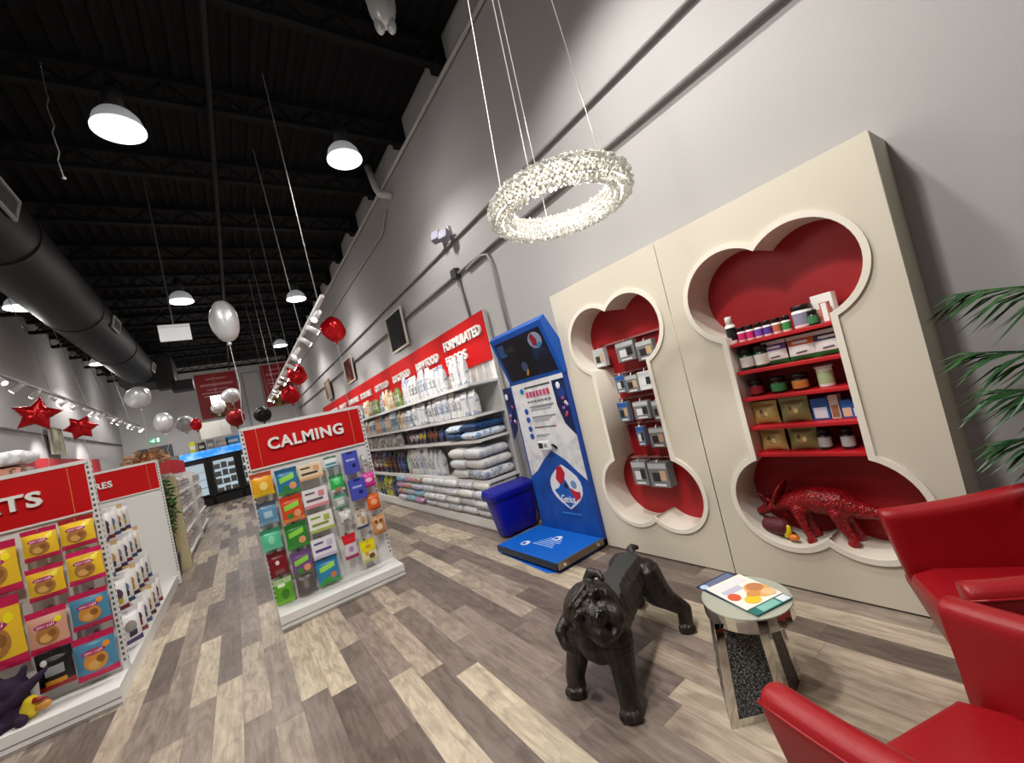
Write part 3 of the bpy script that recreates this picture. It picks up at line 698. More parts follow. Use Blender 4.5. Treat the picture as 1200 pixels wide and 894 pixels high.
def bag_mesh(w, h, d, kind, main, acc, acc2, seed):
    """upright: front faces -Y with crimped top; flat: lying sack, end faces -Y"""
    rnd = random.Random(seed); b = MB()
    if kind == 'up':
        def rad(v): return (1-.25*abs(2*v-1)**2) if v < .72 else max(.06, .95-.9*((v-.72)/.22)) if v < .94 else .06
        rings = []; vs_ = [0, .02, .1, .25, .4, .55, .66, .74, .82, .9, .95, 1]
        for v in vs_:
            ww = w/2*(1-.03*math.sin(PI*v))*(1-.12*max(0, (v-.66)/.34)+.14*max(0, (v-.88)/.12)); dd = d/2*rad(v)
            if v == 0: ww *= .96
            ring = []
            for i in range(16):
                a = 2*PI*i/16; ca, sa = math.cos(a), math.sin(a)
                ring.append(V((ww*math.copysign(abs(ca)**.5, ca), dd*math.copysign(abs(sa)**.6, sa)*(1+.06*rnd.uniform(-1, 1)) - (.25*d*(v-.8) if v > .8 else 0), v*h)))
            rings.append(ring)
        n = 16; o = 0
        allv = [p for r_ in rings for p in r_]; b.v += [tuple(p) for p in allv]
        for i in range(len(rings)-1):
            vm = (vs_[i]+vs_[i+1])/2
            for k in range(n):
                front = 9 <= k <= 14
                m = 0
                if .22 < vm < .62 and front: m = 1
                elif vm > .8 or vm < .08: m = 2 if seed % 2 else 0
                elif .62 < vm < .78 and 10 <= k <= 13: m = 2
                b.f.append([i*n+k, i*n+(k+1) % n, (i+1)*n+(k+1) % n, (i+1)*n+k]); b.m.append(m)
        b.f.append(list(range(n))[::-1]); b.m.append(0); b.f.append(list(range((len(rings)-1)*n, len(rings)*n))); b.m.append(0)
    else:
        # lying sack: length along +Y (d), width w, thickness h
        rings = []; ts = [0, .03, .1, .3, .55, .8, .93, .98, 1]
        for t in ts:
            e = min(1, .55+.45*math.sin(PI*min(1, max(0, t/.12 if t < .12 else (1-t)/.12 if t > .88 else 1))/2))
            ring = []
            for i in range(16):
                a = 2*PI*i/16; ca, sa = math.cos(a), math.sin(a)
                ring.append(V((w/2*(.9+.1*e)*math.copysign(abs(ca)**.55, ca), t*d, h/2*(1+e*math.copysign(abs(sa)**.6, sa)*(1+.07*rnd.uniform(-1, 1))))))
            rings.append(ring)
        n = 16; b.v += [tuple(p) for r_ in rings for p in r_]
        for i in range(len(rings)-1):
            for k in range(n):
                m = 1 if (.25 < ts[i]+.05 < .6 and 2 <= k <= 5) else (2 if i == 0 or (i == 5 and 1 <= k <= 6) else 0)
                b.f.append([i*n+k, i*n+(k+1) % n, (i+1)*n+(k+1) % n, (i+1)*n+k]); b.m.append(m)
        b.f.append(list(range(n))[::-1]); b.m.append(2 if seed % 3 == 0 else 0); b.f.append(list(range((len(rings)-1)*n, len(rings)*n))); b.m.append(0)
    me = b.mesh('bag', [mat(main, .35, 0, var=(acc2, 16, .52, .6)), mat(acc, .35, 0, var=(main, 24, .46, .54)), mat(acc2, .35, 0, var=(main, 20, .5, .58))])
    for p in me.polygons: p.use_smooth = True
    return me
_bg = {}
def bag(kind, w, h, d, pal, i):
    main, acc, acc2 = pal; key = (kind, w, h, d, pal, i % 2)
    if key not in _bg: _bg[key] = bag_mesh(w, h, d, kind, main, acc, acc2, i % 2+len(_bg))
    return _bg[key]
def put(me, name, loc, rz, label, cat, group, rx=0, ry=0):
    o = bpy.data.objects.new(name, me); C.objects.link(o); o.location = loc; o.rotation_euler = (rx, ry, rz); return tag(o, label, cat, group)

WH = [('d6d6d8', 'c9ccd2', '8d98ac'), ('dcdad8', '8f949e', 'c6c6c8'), ('cfd1d6', '7a88a4', 'b4b8bf'), ('d8d6d2', '6f7480', 'bfc0c2')]
MIXT = [('7f9a5a', 'd8d6c4', '4d6a3c'), ('c9b28c', 'e4dccb', '8a6a44'), ('d9cfa8', 'b9503c', 'e8e2cc'), ('6f86a0', 'dfe3e6', '33557f'), ('b7a292', 'd9cfc6', '7a5a4a'), ('9fb0b4', '5a7890', 'd5dcdc'), ('caa07a', 'e2cfba', '8c5a3c')]
COOL = [('a6aeb4', '5c708c', 'd3d8da'), ('c9b6a2', '9a7c62', 'e3dacd'), ('8fa0a6', '4c6a7a', 'c7d2d2'), ('b79a86', 'd6c2b0', '84604a'), ('74889c', 'c5ced6', '3d566f'), ('c98f66', 'e6c9ad', 'a4623c')]
GRY = [('a9a4a0', '7a7470', 'cfcac6'), ('b5b0ab', '8a7f78', '6a625c'), ('9c9894', 'd0ccc8', '77716c')]
DARK = [('1d2244', '5e6ea0', '0f1226'), ('2a1616', '9a5a3a', '150b0b'), ('141a3a', 'c8b04a', '28305c'), ('3a1420', 'c9c2c2', '1e0a10'), ('20202a', '6a2a34', '101018')]
REDB = [('5a1620', 'c9a9a4', '2c0a10'), ('6d1a24', '39404f', 'b8b4b4'), ('2a2f4a', 'a8343c', '14182c')]
PINK = [('c99ab4', 'e2dde2', '8a5a94'), ('8fb9c4', 'dfe8e8', '4a7aa0'), ('b8b4cc', '7d5a9a', 'e2e0e8'), ('8fc49a', 'e2ece0', 'c96a7a')]
YEL = [('c9b82a', '3d4f7a', '7f9a2a'), ('1c2c5e', 'b9b23a', '3c4a7a'), ('7a9a2e', 'd9d06a', '2a3a5a'), ('23305a', '8aa0c4', '141c38')]
CN = ((WH, 'white'), (MIXT, 'coloured'), (COOL, 'grey and tan'), (GRY, 'grey'), (DARK, 'dark'), (REDB, 'dark red'), (PINK, 'pastel'), (YEL, 'navy and yellow'))
def cname(p):
    for q, nm in CN:
        if p[0] in q: return nm
    return 'blue'
counter = {}
rowname = {0: 'top', 1: 'second', 2: 'third', 3: 'fourth', 4: 'bottom'}
def blabel(row, desc):
    counter[row] = counter.get(row, 0)+1
    return '%s %s bag, counted from the near end of the %s wall shelf' % (desc, ordn(counter[row]), rowname[row])
scount = {}
def rowz(row): return (LV+[.15])[row]
def ups(row, ya, yb, step, w, h, d, pals, xoff=.04, stag=.0):
    y = ya; i = 0
    while y+w <= yb+.001:
        pal = pals[(i//(2 if len(pals) > 3 else 1)) % len(pals)]
        hh = h*(.88, 1, .94, 1.04)[(i//3) % 4]; ms = bag('up', w*.93, hh, d, pal, i)
        g = 'standing bags on the wall shelving'
        put(ms, 'pet_food_bag', (XF+xoff+d/2+random.uniform(-.015, .02), y+w/2, rowz(row)+.009), RZX+random.uniform(-.15, .15), blabel(row, 'upright '+cname(pals)), 'pet food bag', g, random.uniform(-.02, .05), random.uniform(-.03, .03))
        y += step; i += 1
def flats(row, ya, yb, w, h, d, levels, pals, xoff=.0, jit=.03):
    y = ya; i = 0
    while y+w <= yb+.001:
        scount[row] = scount.get(row, 0)+1
        for l in range(levels):
            pal = pals[(i+l) % len(pals)]
            ms = bag('flat', w, h, d, pal, i+l)
            lev = ['lowest', 'second', 'third', 'fourth', 'fifth'][l] if levels > 1 else 'only'
            put(ms, 'pet_food_sack', (XF+xoff+random.uniform(-jit, jit*.2), y+w/2+random.uniform(-.01, .01), rowz(row)+.01+l*h*.985), RZX, '%s %s sack in the %s lying stack from the near end, %s wall shelf' % (lev, cname(pals), ordn(scount[row]), rowname[row]), 'pet food sack', 'lying sacks on the wall shelving')
        y += w+.012; i += 1
E0 = YS+.03
# top row, pegged/standing bags reaching over the header sign
ups(0, E0+.2, 5.1, .16, .15, .44, .09, WH, .1); ups(0, 5.15, 6.95, .165, .155, .42, .1, WH, .06)
ups(0, 7.0, 8.3, .165, .155, .38, .1, MIXT, .05); ups(0, 8.35, 12.2, .185, .175, .34, .1, MIXT, .05); ups(0, 12.2, 16.0, .24, .22, .33, .1, COOL, .05)
ups(1, E0, 6.6, .2, .185, .345, .11, WH, .05); ups(1, 6.65, 9.6, .18, .17, .33, .1, COOL, .05); ups(1, 9.65, 16, .24, .22, .33, .1, COOL, .05)
flats(2, E0, 5.3, .42, .1, .44, 2, [('dfe6ee', '4a86c4', '7fa9d4'), ('1d4674', '2d66ad', '15305a')], -.02)
ups(2, 5.35, 7.3, .2, .185, .24, .12, DARK, .05); ups(2, 7.35, 11.5, .17, .16, .25, .1, GRY, .05); ups(2, 11.55, 16, .25, .23, .25, .1, GRY, .05)
flats(3, E0, 5.75, .44, .135, .44, 3, WH, -.03); ups(3, 5.8, 7.4, .17, .155, .44, .13, WH+PINK[3:], .05)
ups(3, 7.45, 9.4, .24, .22, .45, .14, DARK, .04); ups(3, 9.45, 12, .24, .22, .44, .14, REDB, .04); ups(3, 12.05, 16, .3, .28, .44, .14, REDB, .04)
flats(4, E0, 6.6, .42, .115, .44, 4, WH, -.03); flats(4, 6.65, 7.9, .4, .115, .43, 4, PINK, -.02)
ups(4, 7.95, 9.6, .25, .23, .44, .16, DARK[:1]+YEL, .03); ups(4, 9.65, 16, .3, .28, .42, .16, YEL, .03)

# ------------------------------------------------------------------ endcap gondolas
def endcap(name, x0, x1, yp, yb, label, txt, tpos, tw, th, hooks, extra=None):
    t = thing(name, label, 'gondola', ((x0+x1)/2, yp, 0), 'red topped endcap gondolas')
    pb = MB(); pb.box(x0, x1, yp, yp+.025, .13, 1.84); pb = pb.build('peg_panel', mat('dcdbd8', .5), t)
    # perforations of the two uprights
    for xx in (x0-.012, x1-.022):
        b = MB(); b.box(xx, xx+.034, yp-.012, yp+.05, 0, 1.845)
        zz = .2
        while zz < 1.82:
            b.box(xx+.010, xx+.024, yp-.0135, yp-.011, zz, zz+.022, 1); b.box(xx+.033, xx+.0352, yp+.012, yp+.03, zz, zz+.022, 1); zz += .045
        b.build('upright', [METALW, P('55565a')], t)
    s = MB(); s.box(x0+.02, x1-.02, yp-.02, yp-.001, 1.44, 1.82); s = s.build('header_sign', REDSIGN, t)
    b = MB(); b.box(x0, x1, yp-.026, yp+.03, 1.82, 1.85); b.build('top_rail', METALW, t); b = MB(); b.box(x0+.02, x1-.02, yp-.024, yp-.001, 1.425, 1.44); b.build('sign_rail', METALW, t)
    for q in (x0+.12, x1-.12):
        b = MB(); b.box(q-.002, q+.002, yp-.0215, yp-.019, 1.445, 1.815); b.build('sign_seam', P('d9884a'), s)
    text(txt, tw, th, mat('e9e7e4', .35), s, tpos, FACE_Y, .014, .03, spacing=1.1)
    b = MB(); b.box(x0, x1+.01, yb+.012, yp+.02, .1, .135); b.build('base_deck', METALW, t, bevel=.004)
    b = MB(); b.box(x0-.004, x1+.014, yb, yb+.014, .02, .13); b.box(x0, x1+.01, yb+.014, yp, .0, .1); b.build('kick_plate', mat('e4e3e1', .4), t)
    b = MB(); b.box(x0-.002, x1+.012, yb-.004, yb+.001, .055, .06); b.build('trim_strip', P('77757a'), t)
    for (hx, hz) in hooks:
        b = MB(); b.tube([(hx, yp, hz), (hx, yp-.13, hz), (hx, yp-.14, hz+.012)], .0035, 5); b.box(hx-.012, hx+.012, yp-.004, yp, hz-.02, hz+.02); b.build('peg_hook', STEEL, t)
    return t
CG = [(0.163, 1.286, .203, .247), (.161, 1.011, .18, .232), (.145, .764, .189, .218), (.160, .525, .18, .247), (.161, .271, .174, .26),
      (.372, 1.253, .218, .276), (.364, .983, .218, .276), (.355, .723, .218, .261), (.352, .455, .209, .261), (.346, .262, .18, .23),
      (.583, 1.287, .247, .165), (.579, 1.023, .255, .2), (.583, .778, .255, .2), (.562, .530, .247, .205), (.555, .295, .235, .285),
      (.784, 1.324, .139, .131), (.802, 1.100, .155, .189), (.796, .906, .131, .16), (.814, .743, .131, .145), (.800, .439, .15, .276),
      (.975, 1.268, .17, .255), (.986, .981, .18, .24), (.959, .666, .131, .218), (.962, .329, .18, .25),
      (1.118, 1.249, .064, .131), (1.112, 1.039, .15, .174), (1.115, .799, .15, .189), (1.118, .548, .155, .218)]
CG = [(x, z, w*.88, h*.9) for x, z, w, h in CG]
endcap('calming_gondola', .083, 1.205, 4.77, 4.42, 'white endcap gondola with red CALMING sign and hanging packs', 'CALMING', (.633, 4.735, 1.645), .71, .118,
       [(x, z+h/2-.02) for x, z, w, h in CG])
G3 = 'packs hanging on the CALMING endcap'
YG = 4.66
def cp(i, hexes, label, labs, d=.025):
    x, z, w, h = CG[i]
    a = [P(q, .3) for q in hexes]
    pouch((x, YG, z), w, h, d, [(.14, a[1]), (.8, a[0]), (1, a[2])], 'c%d' % i, label, 'pack', G3, labs, 0, 'hanging_pack')
E_ = lambda cu, cv, ru, rv, h: (cu, cv, ru, rv, P(h), 'ellipse', 'printed_picture')
S_ = lambda cu, cv, ru, rv, h: (cu, cv, ru, rv, P(h), 'slant', 'printed_title')
R_ = lambda cu, cv, ru, rv, h: (cu, cv, ru, rv, P(h), 'rect', 'printed_panel')
cp(0, ('e3a320', 'e0c020', 'b5461c'), 'yellow pack with orange top, upper left corner of the CALMING endcap', [E_(.1, .42, .4, .18, 'f0d878')])
cp(1, ('5f90b4', '7fa9c4', '3d4a58'), 'dusty blue pack below the yellow one on CALMING endcap', [R_(0, .45, .45, .14, 'a4c4d8')])
cp(2, ('57c49a', '6fd0aa', '2f8a5e'), 'mint green pack in the left column of CALMING endcap', [E_(0, .5, .35, .2, '8adcbc')])
cp(3, ('7d1620', '6a1a22', '5e0f18'), 'dark red pouch with white dot in left column of CALMING endcap', [E_(-.1, .58, .22, .09, 'd9cfcf'), R_(0, .2, .5, .09, '8a5058')])
cp(4, ('5fa82a', '7fbf3a', 'a8c890'), 'lime green pack lowest in the left column of CALMING endcap', [E_(.1, .4, .45, .2, '3d7a1c'), R_(-.2, .75, .4, .06, 'dfe8cf')])
for i, hx, nm, w2 in ((5, ('2a7aa8', '3d9a4a', '1f5f8a'), 'blue', 'top of'), (6, ('d94a24', 'e08a4a', 'c43a1c'), 'orange', 'second in'), (7, ('2f8a34', '3a9a3c', '24702a'), 'bright green', 'third in'), (8, ('75528a', '5a6a4a', '6a4a80'), 'purple', 'fourth in')):
    cp(i, hx, '%s fruit treat pouch with slanted lettering, %s second CALMING column' % (nm, w2), [S_(-.05, .62, .7, .1, '8fd44a'), E_(.4, .3, .35, .14, 'e8a070'), E_(-.3, .25, .3, .1, '3f8a3a')])
cp(9, ('5d5250', '6a605c', '4a4040'), 'grey brown pouch lowest in the second CALMING column', [E_(0, .5, .3, .2, '7d7270')], .04)
def cb(i, base, band, label, ink):
    x, z, w, h = CG[i]
    carton((x, YG-.03, z), w, h, .05, P(base), label, 'carton', G3, [(0, -h*.42, w*.5, h*.08, P(band), 'printed_band'), (-w*.05, -h*.1, w*.34, h*.07, P(ink), 'printed_title'), (w*.25, h*.18, w*.12, h*.16, P(band), 'printed_picture'), (-w*.2, h*.28, w*.2, h*.05, P(ink), 'printed_line')])
cb(10, 'e6d3b4', 'd9a878', 'cream carton at top of the third CALMING column', '4a3a2c')
cb(11, 'e9e4e6', 'd98a96', 'white carton with pink band in the third CALMING column', '6a5a70')
cb(12, 'ecece4', 'a9bd5a', 'white carton with green band in the third CALMING column', '8a9a50')
cb(13, 'e9e8ee', 'c9c4dc', 'white carton with purple print in the third CALMING column', '5a4a8a')
cp(14, ('2f86b4', '4aa050', '2470a0'), 'large blue fruit pouch lowest in the third CALMING column', [S_(-.05, .66, .7, .09, '9ada5a'), E_(.4, .32, .3, .12, 'c9774a'), E_(-.2, .2, .5, .1, '3a9a4a')], .035)
cp(15, ('dfe6e6', '4a9ab0', '5a8a6a'), 'small white card with teal bands at top of fourth CALMING column', [R_(0, .35, .9, .08, '3f92aa')], .01)
cp(16, ('34b45a', 'd8e6d8', '2a7a44'), 'bright green pack in the fourth CALMING column', [E_(0, .6, .5, .2, '5ad47c'), R_(0, .15, .5, .08, 'c98a70')])
cp(17, ('a9b4ac', '3f9a7c', '3f9a7c'), 'clear pack with teal card in the fourth CALMING column', [R_(0, .45, .6, .14, 'd3dad6')], .03)
cp(18, ('d4d6d6', 'b4b4b4', 'e4e4e4'), 'clear white blister pack in the fourth CALMING column', [R_(0, .25, .5, .08, '8a8c8a'), E_(.1, .6, .3, .12, 'f0f0f0')], .03)
cp(19, ('d9d0d6', 'a8305a', 'd01f2e'), 'red topped pack lowest in the fourth CALMING column', [R_(0, .8, .95, .17, 'd01f2e'), E_(0, .4, .4, .12, 'b08ac0')], .02)
for i, nm in ((20, 'upper'), (21, 'lower')):
    x, z, w, h = CG[i]
    carton((x, YG-.04, z), w, h, .06, P('4a52b8'), '%s violet blue carton in the fifth CALMING column' % nm, 'carton', G3, [(0, h*.44, w*.2, h*.05, P('20286a'), 'hang_tab'), (-w*.05, h*.12, w*.3, h*.05, P('a4b4ec'), 'printed_title'), (w*.12, -h*.16, w*.12, h*.08, P('1a2258'), 'printed_picture')])
cp(22, ('d6d0c6', '3a4a7a', 'c4b4a0'), 'clear pack with tan filling in the fifth CALMING column', [E_(.1, .45, .4, .2, 'c29a68'), R_(-.3, .75, .4, .08, '8a8078')], .03)
cp(23, ('e0d8b0', 'c9c080', 'e3cf1c'), 'yellow topped chew card lowest in the fifth CALMING column', [R_(0, .72, .95, .22, 'e8d61a'), E_(0, .72, .4, .1, 'd0a81c'), E_(.3, .25, .4, .12, '6a4a34'), R_(-.3, .4, .2, .1, 'd0a028')], .02)
cp(24, ('c4c8c6', 'b49a8a', 'd9d9d6'), 'narrow white pack at upper right of the CALMING endcap', [R_(0, .45, .6, .14, '8a9a98')], .015)
cp(25, ('e0379c', 'c42a84', 'e860b0'), 'hot pink pack in the right column of CALMING endcap', [E_(0, .5, .6, .14, 'f4c4dc')])
cp(26, ('e4641c', 'd4500f', 'e87a34'), 'orange pack in the right column of CALMING endcap', [E_(0, .5, .55, .18, 'f4a878')])
cp(27, ('d0905a', 'b87a48', 'dca878'), 'tan pack with three dark shapes in right column of CALMING endcap', [E_(-.35, .7, .22, .1, '6a3f24'), E_(.4, .7, .22, .1, '6a3f24'), E_(0, .4, .5, .16, 'ecd8bc')])

TG = [(-1.085, 1.300, .195, .230), (-1.076, 1.031, .205, .250), (-1.095, .703, .22, .275), (-1.11, .355, .235, .32),
      (-1.285, 1.286, .19, .230), (-1.292, .999, .2, .240), (-1.325, .660, .21, .3), (-1.325, .37, .19, .27),
      (-1.53, 1.19, .25, .371), (-1.575, .74, .28, .5)]
endcap('treats_gondola', -2.1, -.98, 4.8, 4.45, 'white endcap gondola with red sign ending in ATS at left', 'TREATS', (-1.605, 4.765, 1.625), .70, .118,
       [(x, z+h/2-.02) for x, z, w, h in TG])
G4 = 'bagged treats hanging on the left endcap'
TL = ['yellow treat bag at upper right corner of the left endcap', 'yellow treat bag second in right column of left endcap', 'blue treat bag with pink ends, third in right column of left endcap', 'blue treat bag with pink ends, lowest in right column of left endcap',
      'yellow treat bag at top of the middle column of left endcap', 'yellow treat bag second in middle column of left endcap', 'pink and tan treat bag third in middle column of left endcap', 'black treat pack with red foot in middle column of left endcap',
      'large yellow treat bag cut by the left photo edge', 'largest yellow treat bag above the purple plush']
for i, (x, z, w, h) in enumerate(TG):
    base = {2: '4a86a8', 3: '4a86a8', 6: 'cf9a84', 7: '17181a'}.get(i, 'e3b92c')
    edge = '9a2024' if i == 7 else ('c01f50' if i != 1 else 'cf2460')
    bands = [(.16, P(edge, .25)), (.83, P(base, .25)), (1, P('a02028' if i == 0 else (base if i == 7 else edge), .25))]
    if i == 7: labs = [R_(0, .5, .55, .12, '8d9292'), E_(-.55, .75, .2, .08, 'c9c9c9'), R_(0, .2, .6, .06, 'c98a2a')]
    else:
        labs = [E_(0, .4, .6, .22, 'a8743a' if i not in (2, 3) else 'cf8a3a'), E_(-.1, .33, .3, .1, 'd9a860'), E_(.25, .42, .22, .09, '8a5a2a'), (-.05, .62, .6, .07, P('a4285a'), 'ellipse', 'printed_title'), (-.05, .62, .45, .03, P('ead2dc'), 'slant', 'printed_lettering'), E_(.6, .7, .18, .07, 'e8d81a' if i not in (2, 3) else 'e08a2a')]
    pouch((x, 4.69, z), w, h, .035, bands, 't%d' % i, TL[i], 'treat bag', G4, labs, random.uniform(-.05, .05), 'treat_bag', random.uniform(-.05, .03))
# plush on the deck
b = MB(); chain(b, [(-1.63, 4.62, .23, .085), (-1.62, 4.62, .36, .085)]); chain(b, [(-1.66, 4.6, .4, .04), (-1.69, 4.6, .49, .02)]); chain(b, [(-1.58, 4.6, .4, .035), (-1.545, 4.6, .48, .018)])
chain(b, [(-1.6, 4.56, .3, .045), (-1.5, 4.56, .38, .03), (-1.43, 4.57, .43, .012)]); chain(b, [(-1.66, 4.56, .28, .045), (-1.75, 4.54, .24, .03)])
chain(b, [(-1.66, 4.54, .17, .04), (-1.68, 4.5, .165, .035)]); chain(b, [(-1.58, 4.54, .17, .04), (-1.57, 4.5, .165, .035)])
remesh('plush_toy', b, mat('2a1733', .9, bump=('noise', 120, .6)), .011, 2, (-1.62, 4.6, .14), 'dark purple furry plush with pointed ears on the left endcap deck', 'toy').location.x += .1
dk = thing('toy_duck', 'yellow plush bird with red beak beside the purple plush', 'toy', (-1.47, 4.57, .136))
b = MB(); chain(b, [(-1.49, 4.57, .19, .052), (-1.47, 4.56, .25, .042)]); remesh('body', b, mat('d9bf2e', .8), .009, 2, (-1.48, 4.57, .15), None, None, dk)
b = MB(); b.ell((-1.415, 4.55, .2), (.045, .03, .03), 8); b.build('wing', P('c98a3a'), dk, True)
b = MB(); b.tube([(-1.45, 4.535, .255), (-1.42, 4.53, .252), (-1.38, 4.53, .245)], [.02, .016, .004], 8); b.build('beak', P('8f1c1c'), dk, True)

dk.location.x += .04
# side run behind the left endcap
sr = thing('side_gondola', 'low white gondola deck running behind the left endcap with hanging bags', 'gondola', (-1.5, 6.4, 0))
b = MB(); b.box(-2.1, -.965, 4.86, 8.05, .1, .135); b.build('base_deck', METALW, sr, bevel=.004)
b = MB(); b.box(-2.08, -.97, 4.86, 8.05, 0, .1); b.build('kick_plate', mat('e0dfdd', .4), sr)
b = MB(); b.box(-1.5, -1.46, 4.86, 6.7, .135, 1.5); b.build('peg_panel', mat('d6d5d2', .5), sr)
i = 0
for c, yy in enumerate((5.25, 5.5, 5.75, 6.0, 6.25, 6.5)):
    for rr_ in range(4):
        zz = .34+rr_*.3; i += 1; ln = .28+.05*(3-rr_)
        b = MB(); b.tube([(-1.46, yy, zz+.13), (-1.46+ln+.06, yy, zz+.13)], .004, 5); b.build('peg_hook', STEEL, sr)
        cset = [('dfdfe0', '4a3a7a', 'c9c4cc'), ('e4e2e0', '8a2a34', 'd0d0d0'), ('d8d8da', '34508a', 'e6e6e6'), ('e0ddd6', '3a2a24', 'c9a87a')][(c+rr_) % 4]
        col = ['first', 'second', 'third', 'fourth', 'fifth', 'sixth'][c]; rw = ['lowest', 'second lowest', 'second highest', 'highest'][rr_]
        pouch((-1.46+ln, yy, zz), .23, .31, .05, [(.14, P(cset[1])), (.84, P(cset[0])), (1, P(cset[2]))], 'se%d' % ((c+rr_) % 4),
              'white treat sack, %s in the %s hook column behind the left endcap' % (rw, col), 'treat sack', 'white sacks on the side gondola', [E_(0, .5, .45, .16, ['8a8480', '4a3550', '5a6a8a', 'b08a5a'][(c+rr_) % 4]), R_(.1, .3, .3, .08, ['3a3a4a', 'b8a03a', '7a2a34', '2a2a2c'][(c*2+rr_) % 4])], PI/4, 'treat_sack')
# second endcap with red sign
se = endcap('endcap_gondola', -2.1, -.945, 8.1, 8.06, 'empty white endcap panel with red sign behind the hanging white sacks', 'NATURES', (-1.7, 8.075, 1.65), .5, .09, [])

# tree-like green toy stack behind it
gp = thing('artificial_plant', 'green artificial plant topped with tan tufts behind the empty endcap', 'plant', (-1.12, 8.7, 0))
b = MB(); b.lathe([(0, 0), (.14, 0), (.17, .35), (.15, .36), (0, .34)], (-1.12, 8.7, 0), 14); b.build('pot', P('3a3a44'), gp, True)
b = MB(); b.tube([(-1.12, 8.7, .3), (-1.12, 8.7, 1.85)], .02, 6); b.build('stem', P('4a3a28'), gp, True)
def leafball(b, c, r, n, size, flat=1):
    for k in range(n):
        a = random.uniform(0, 2*PI); e = math.asin(random.uniform(-1, 1)); q = random.uniform(.5, 1)
        p = V(c)+V((r[0]*q*math.cos(a)*math.cos(e), r[1]*q*math.sin(a)*math.cos(e), r[2]*q*math.sin(e)))
        M = Matrix.Rotation(a, 3, 'Z') @ Matrix.Rotation(random.uniform(-1, 1), 3, 'Y') @ Matrix.Rotation(random.uniform(-1, 1), 3, 'X')
        s = size*random.uniform(.7, 1.3); pts = [V((0, 0, 0)), V((s*.5, s*.22, .01)), V((s, 0, -.01)), V((s*.5, -s*.22, .01))]
        b.add([p+M @ t for t in pts], [(0, 1, 2, 3)])
b = MB(); leafball(b, (-1.12, 8.7, 1.1), (.2, .2, .62), 420, .12); b.build('foliage', mat('3f6a2e', .6, var=('22401c', 8, .4, .65)), gp)
b = MB(); leafball(b, (-1.14, 8.65, 1.9), (.22, .2, .13), 160, .12); b.build('tufts', mat('c9a078', .8, var=('a8704a', 9, .4, .65)), gp)

# items lying on top of the left endcap
ts = thing('top_shelf', 'white shelf on brackets above the left endcap carrying two sacks', 'shelf', (-1.6, 5.1, 1.7))
b = MB(); b.box(-2.1, -1.3, 4.86, 5.4, 1.76, 1.78); b.build('board', METALW, ts)
for yy in (4.9, 5.3):
    b = MB(); b.hexa([V((-1.5, yy, 1.48)), V((-1.46, yy, 1.48)), V((-1.46, yy+.02, 1.48)), V((-1.5, yy+.02, 1.48))], [V((-1.5, yy, 1.76)), V((-1.32, yy, 1.76)), V((-1.32, yy+.02, 1.76)), V((-1.5, yy+.02, 1.76))]); b.build('bracket', METALW, ts)
me = bag_mesh(.3, .13, .6, 'flat', 'c98a74', 'e4c4b0', '5a4a44', 3)
put(me, 'pet_food_sack', (-1.36, 5.05, 1.79), PI/2, 'pinkish printed sack lying on top of the left endcap', 'pet food sack', None)
me = bag_mesh(.34, .12, .62, 'flat', 'e9e9ec', 'd4d6dc', 'c4c6cc', 4)
put(me, 'pet_food_sack', (-1.34, 5.06, 1.925), PI/2, 'white sack lying on the pinkish one above left endcap', 'pet food sack', None)

# cream wooden display and far run of red headed shelving on the left
cu = thing('cream_display_cabinet', 'tall narrow cream cabinet with dark red gaps beyond the empty endcap', 'cabinet', (-1.02, 9.15, 0))
b = MB(); b.box(-1.18, -1.08, 9.02, 9.06, 0, 1.5); b.build('end_panel', mat('c9b08e', .5), cu, bevel=.004)
b = MB(); b.box(-1.03, -.87, 9.1, 9.15, 0, 1.56); b.build('end_panel', mat('d0c49a', .5), cu, bevel=.004)
b = MB(); b.box(-1.2, -.88, 9.16, 9.3, 0, 1.5); b.build('body', mat('4a0f14', .6), cu)
b = MB(); b.box(-1.12, -.92, 9.05, 9.3, 1.561, 1.62); tag(b.build('carton', P('c9c7c4'), origin=(-1.0, 9.2, 1.561), bevel=.004), 'small pale carton lying on top of the cream cabinet', 'carton')
for k in range(2):
    ya = 9.4+k*3.2
    fr = thing('far_shelving', ('nearer' if k == 0 else 'farther') + ' red headed shelving of white packs on the left before the coolers', 'shelving', (-1.2, ya+1.5, 0), 'red headed shelving on the left aisle')
    b = MB(); b.box(-1.3, -1.26, ya, ya+3.1, 0, 1.95); b.build('back_panel', mat('d3d2d0', .5), fr)
    b = MB(); b.box(-1.26, -1.235, ya, ya+3.1, 1.62, 1.95); b.build('header_sign', REDSIGN, fr)
    b = MB(); b.box(-1.26, -.9, ya, ya+.03, 0, 1.6); b.build('side_panel', METALW, fr)
    for z_ in (.12, .5, .88, 1.24):
        b = MB(); b.box(-1.26, -.93, ya+.03, ya+3.1, z_-.03, z_); b.build('shelf', METALW, fr)
    for zi, z_ in enumerate((.12, .5, .88, 1.24)):
        for j in range(10):
            w = .25; yy = ya+.2+j*.3
            pal = [('d9dcdc', '8aa0a8', 'c4785a'), ('e2e2e0', 'a8504a', '6a8a9a'), ('c9d2d4', '3f8aa0', 'e6e6e6'), ('dcd4cc', '9a7a6a', 'b4b8bc')][(j*3+zi) % 4]
            put(bag('up', .24, .3, .16, pal, j), 'treat_bag', (-1.03, yy, z_+.003), PI/2, '%s white pack from the front on %s level of %s left shelving' % (ordn(j+1), ['lowest', 'second', 'third', 'top'][zi], 'nearer' if k == 0 else 'farther'), 'pack', 'white packs on the far left shelving')

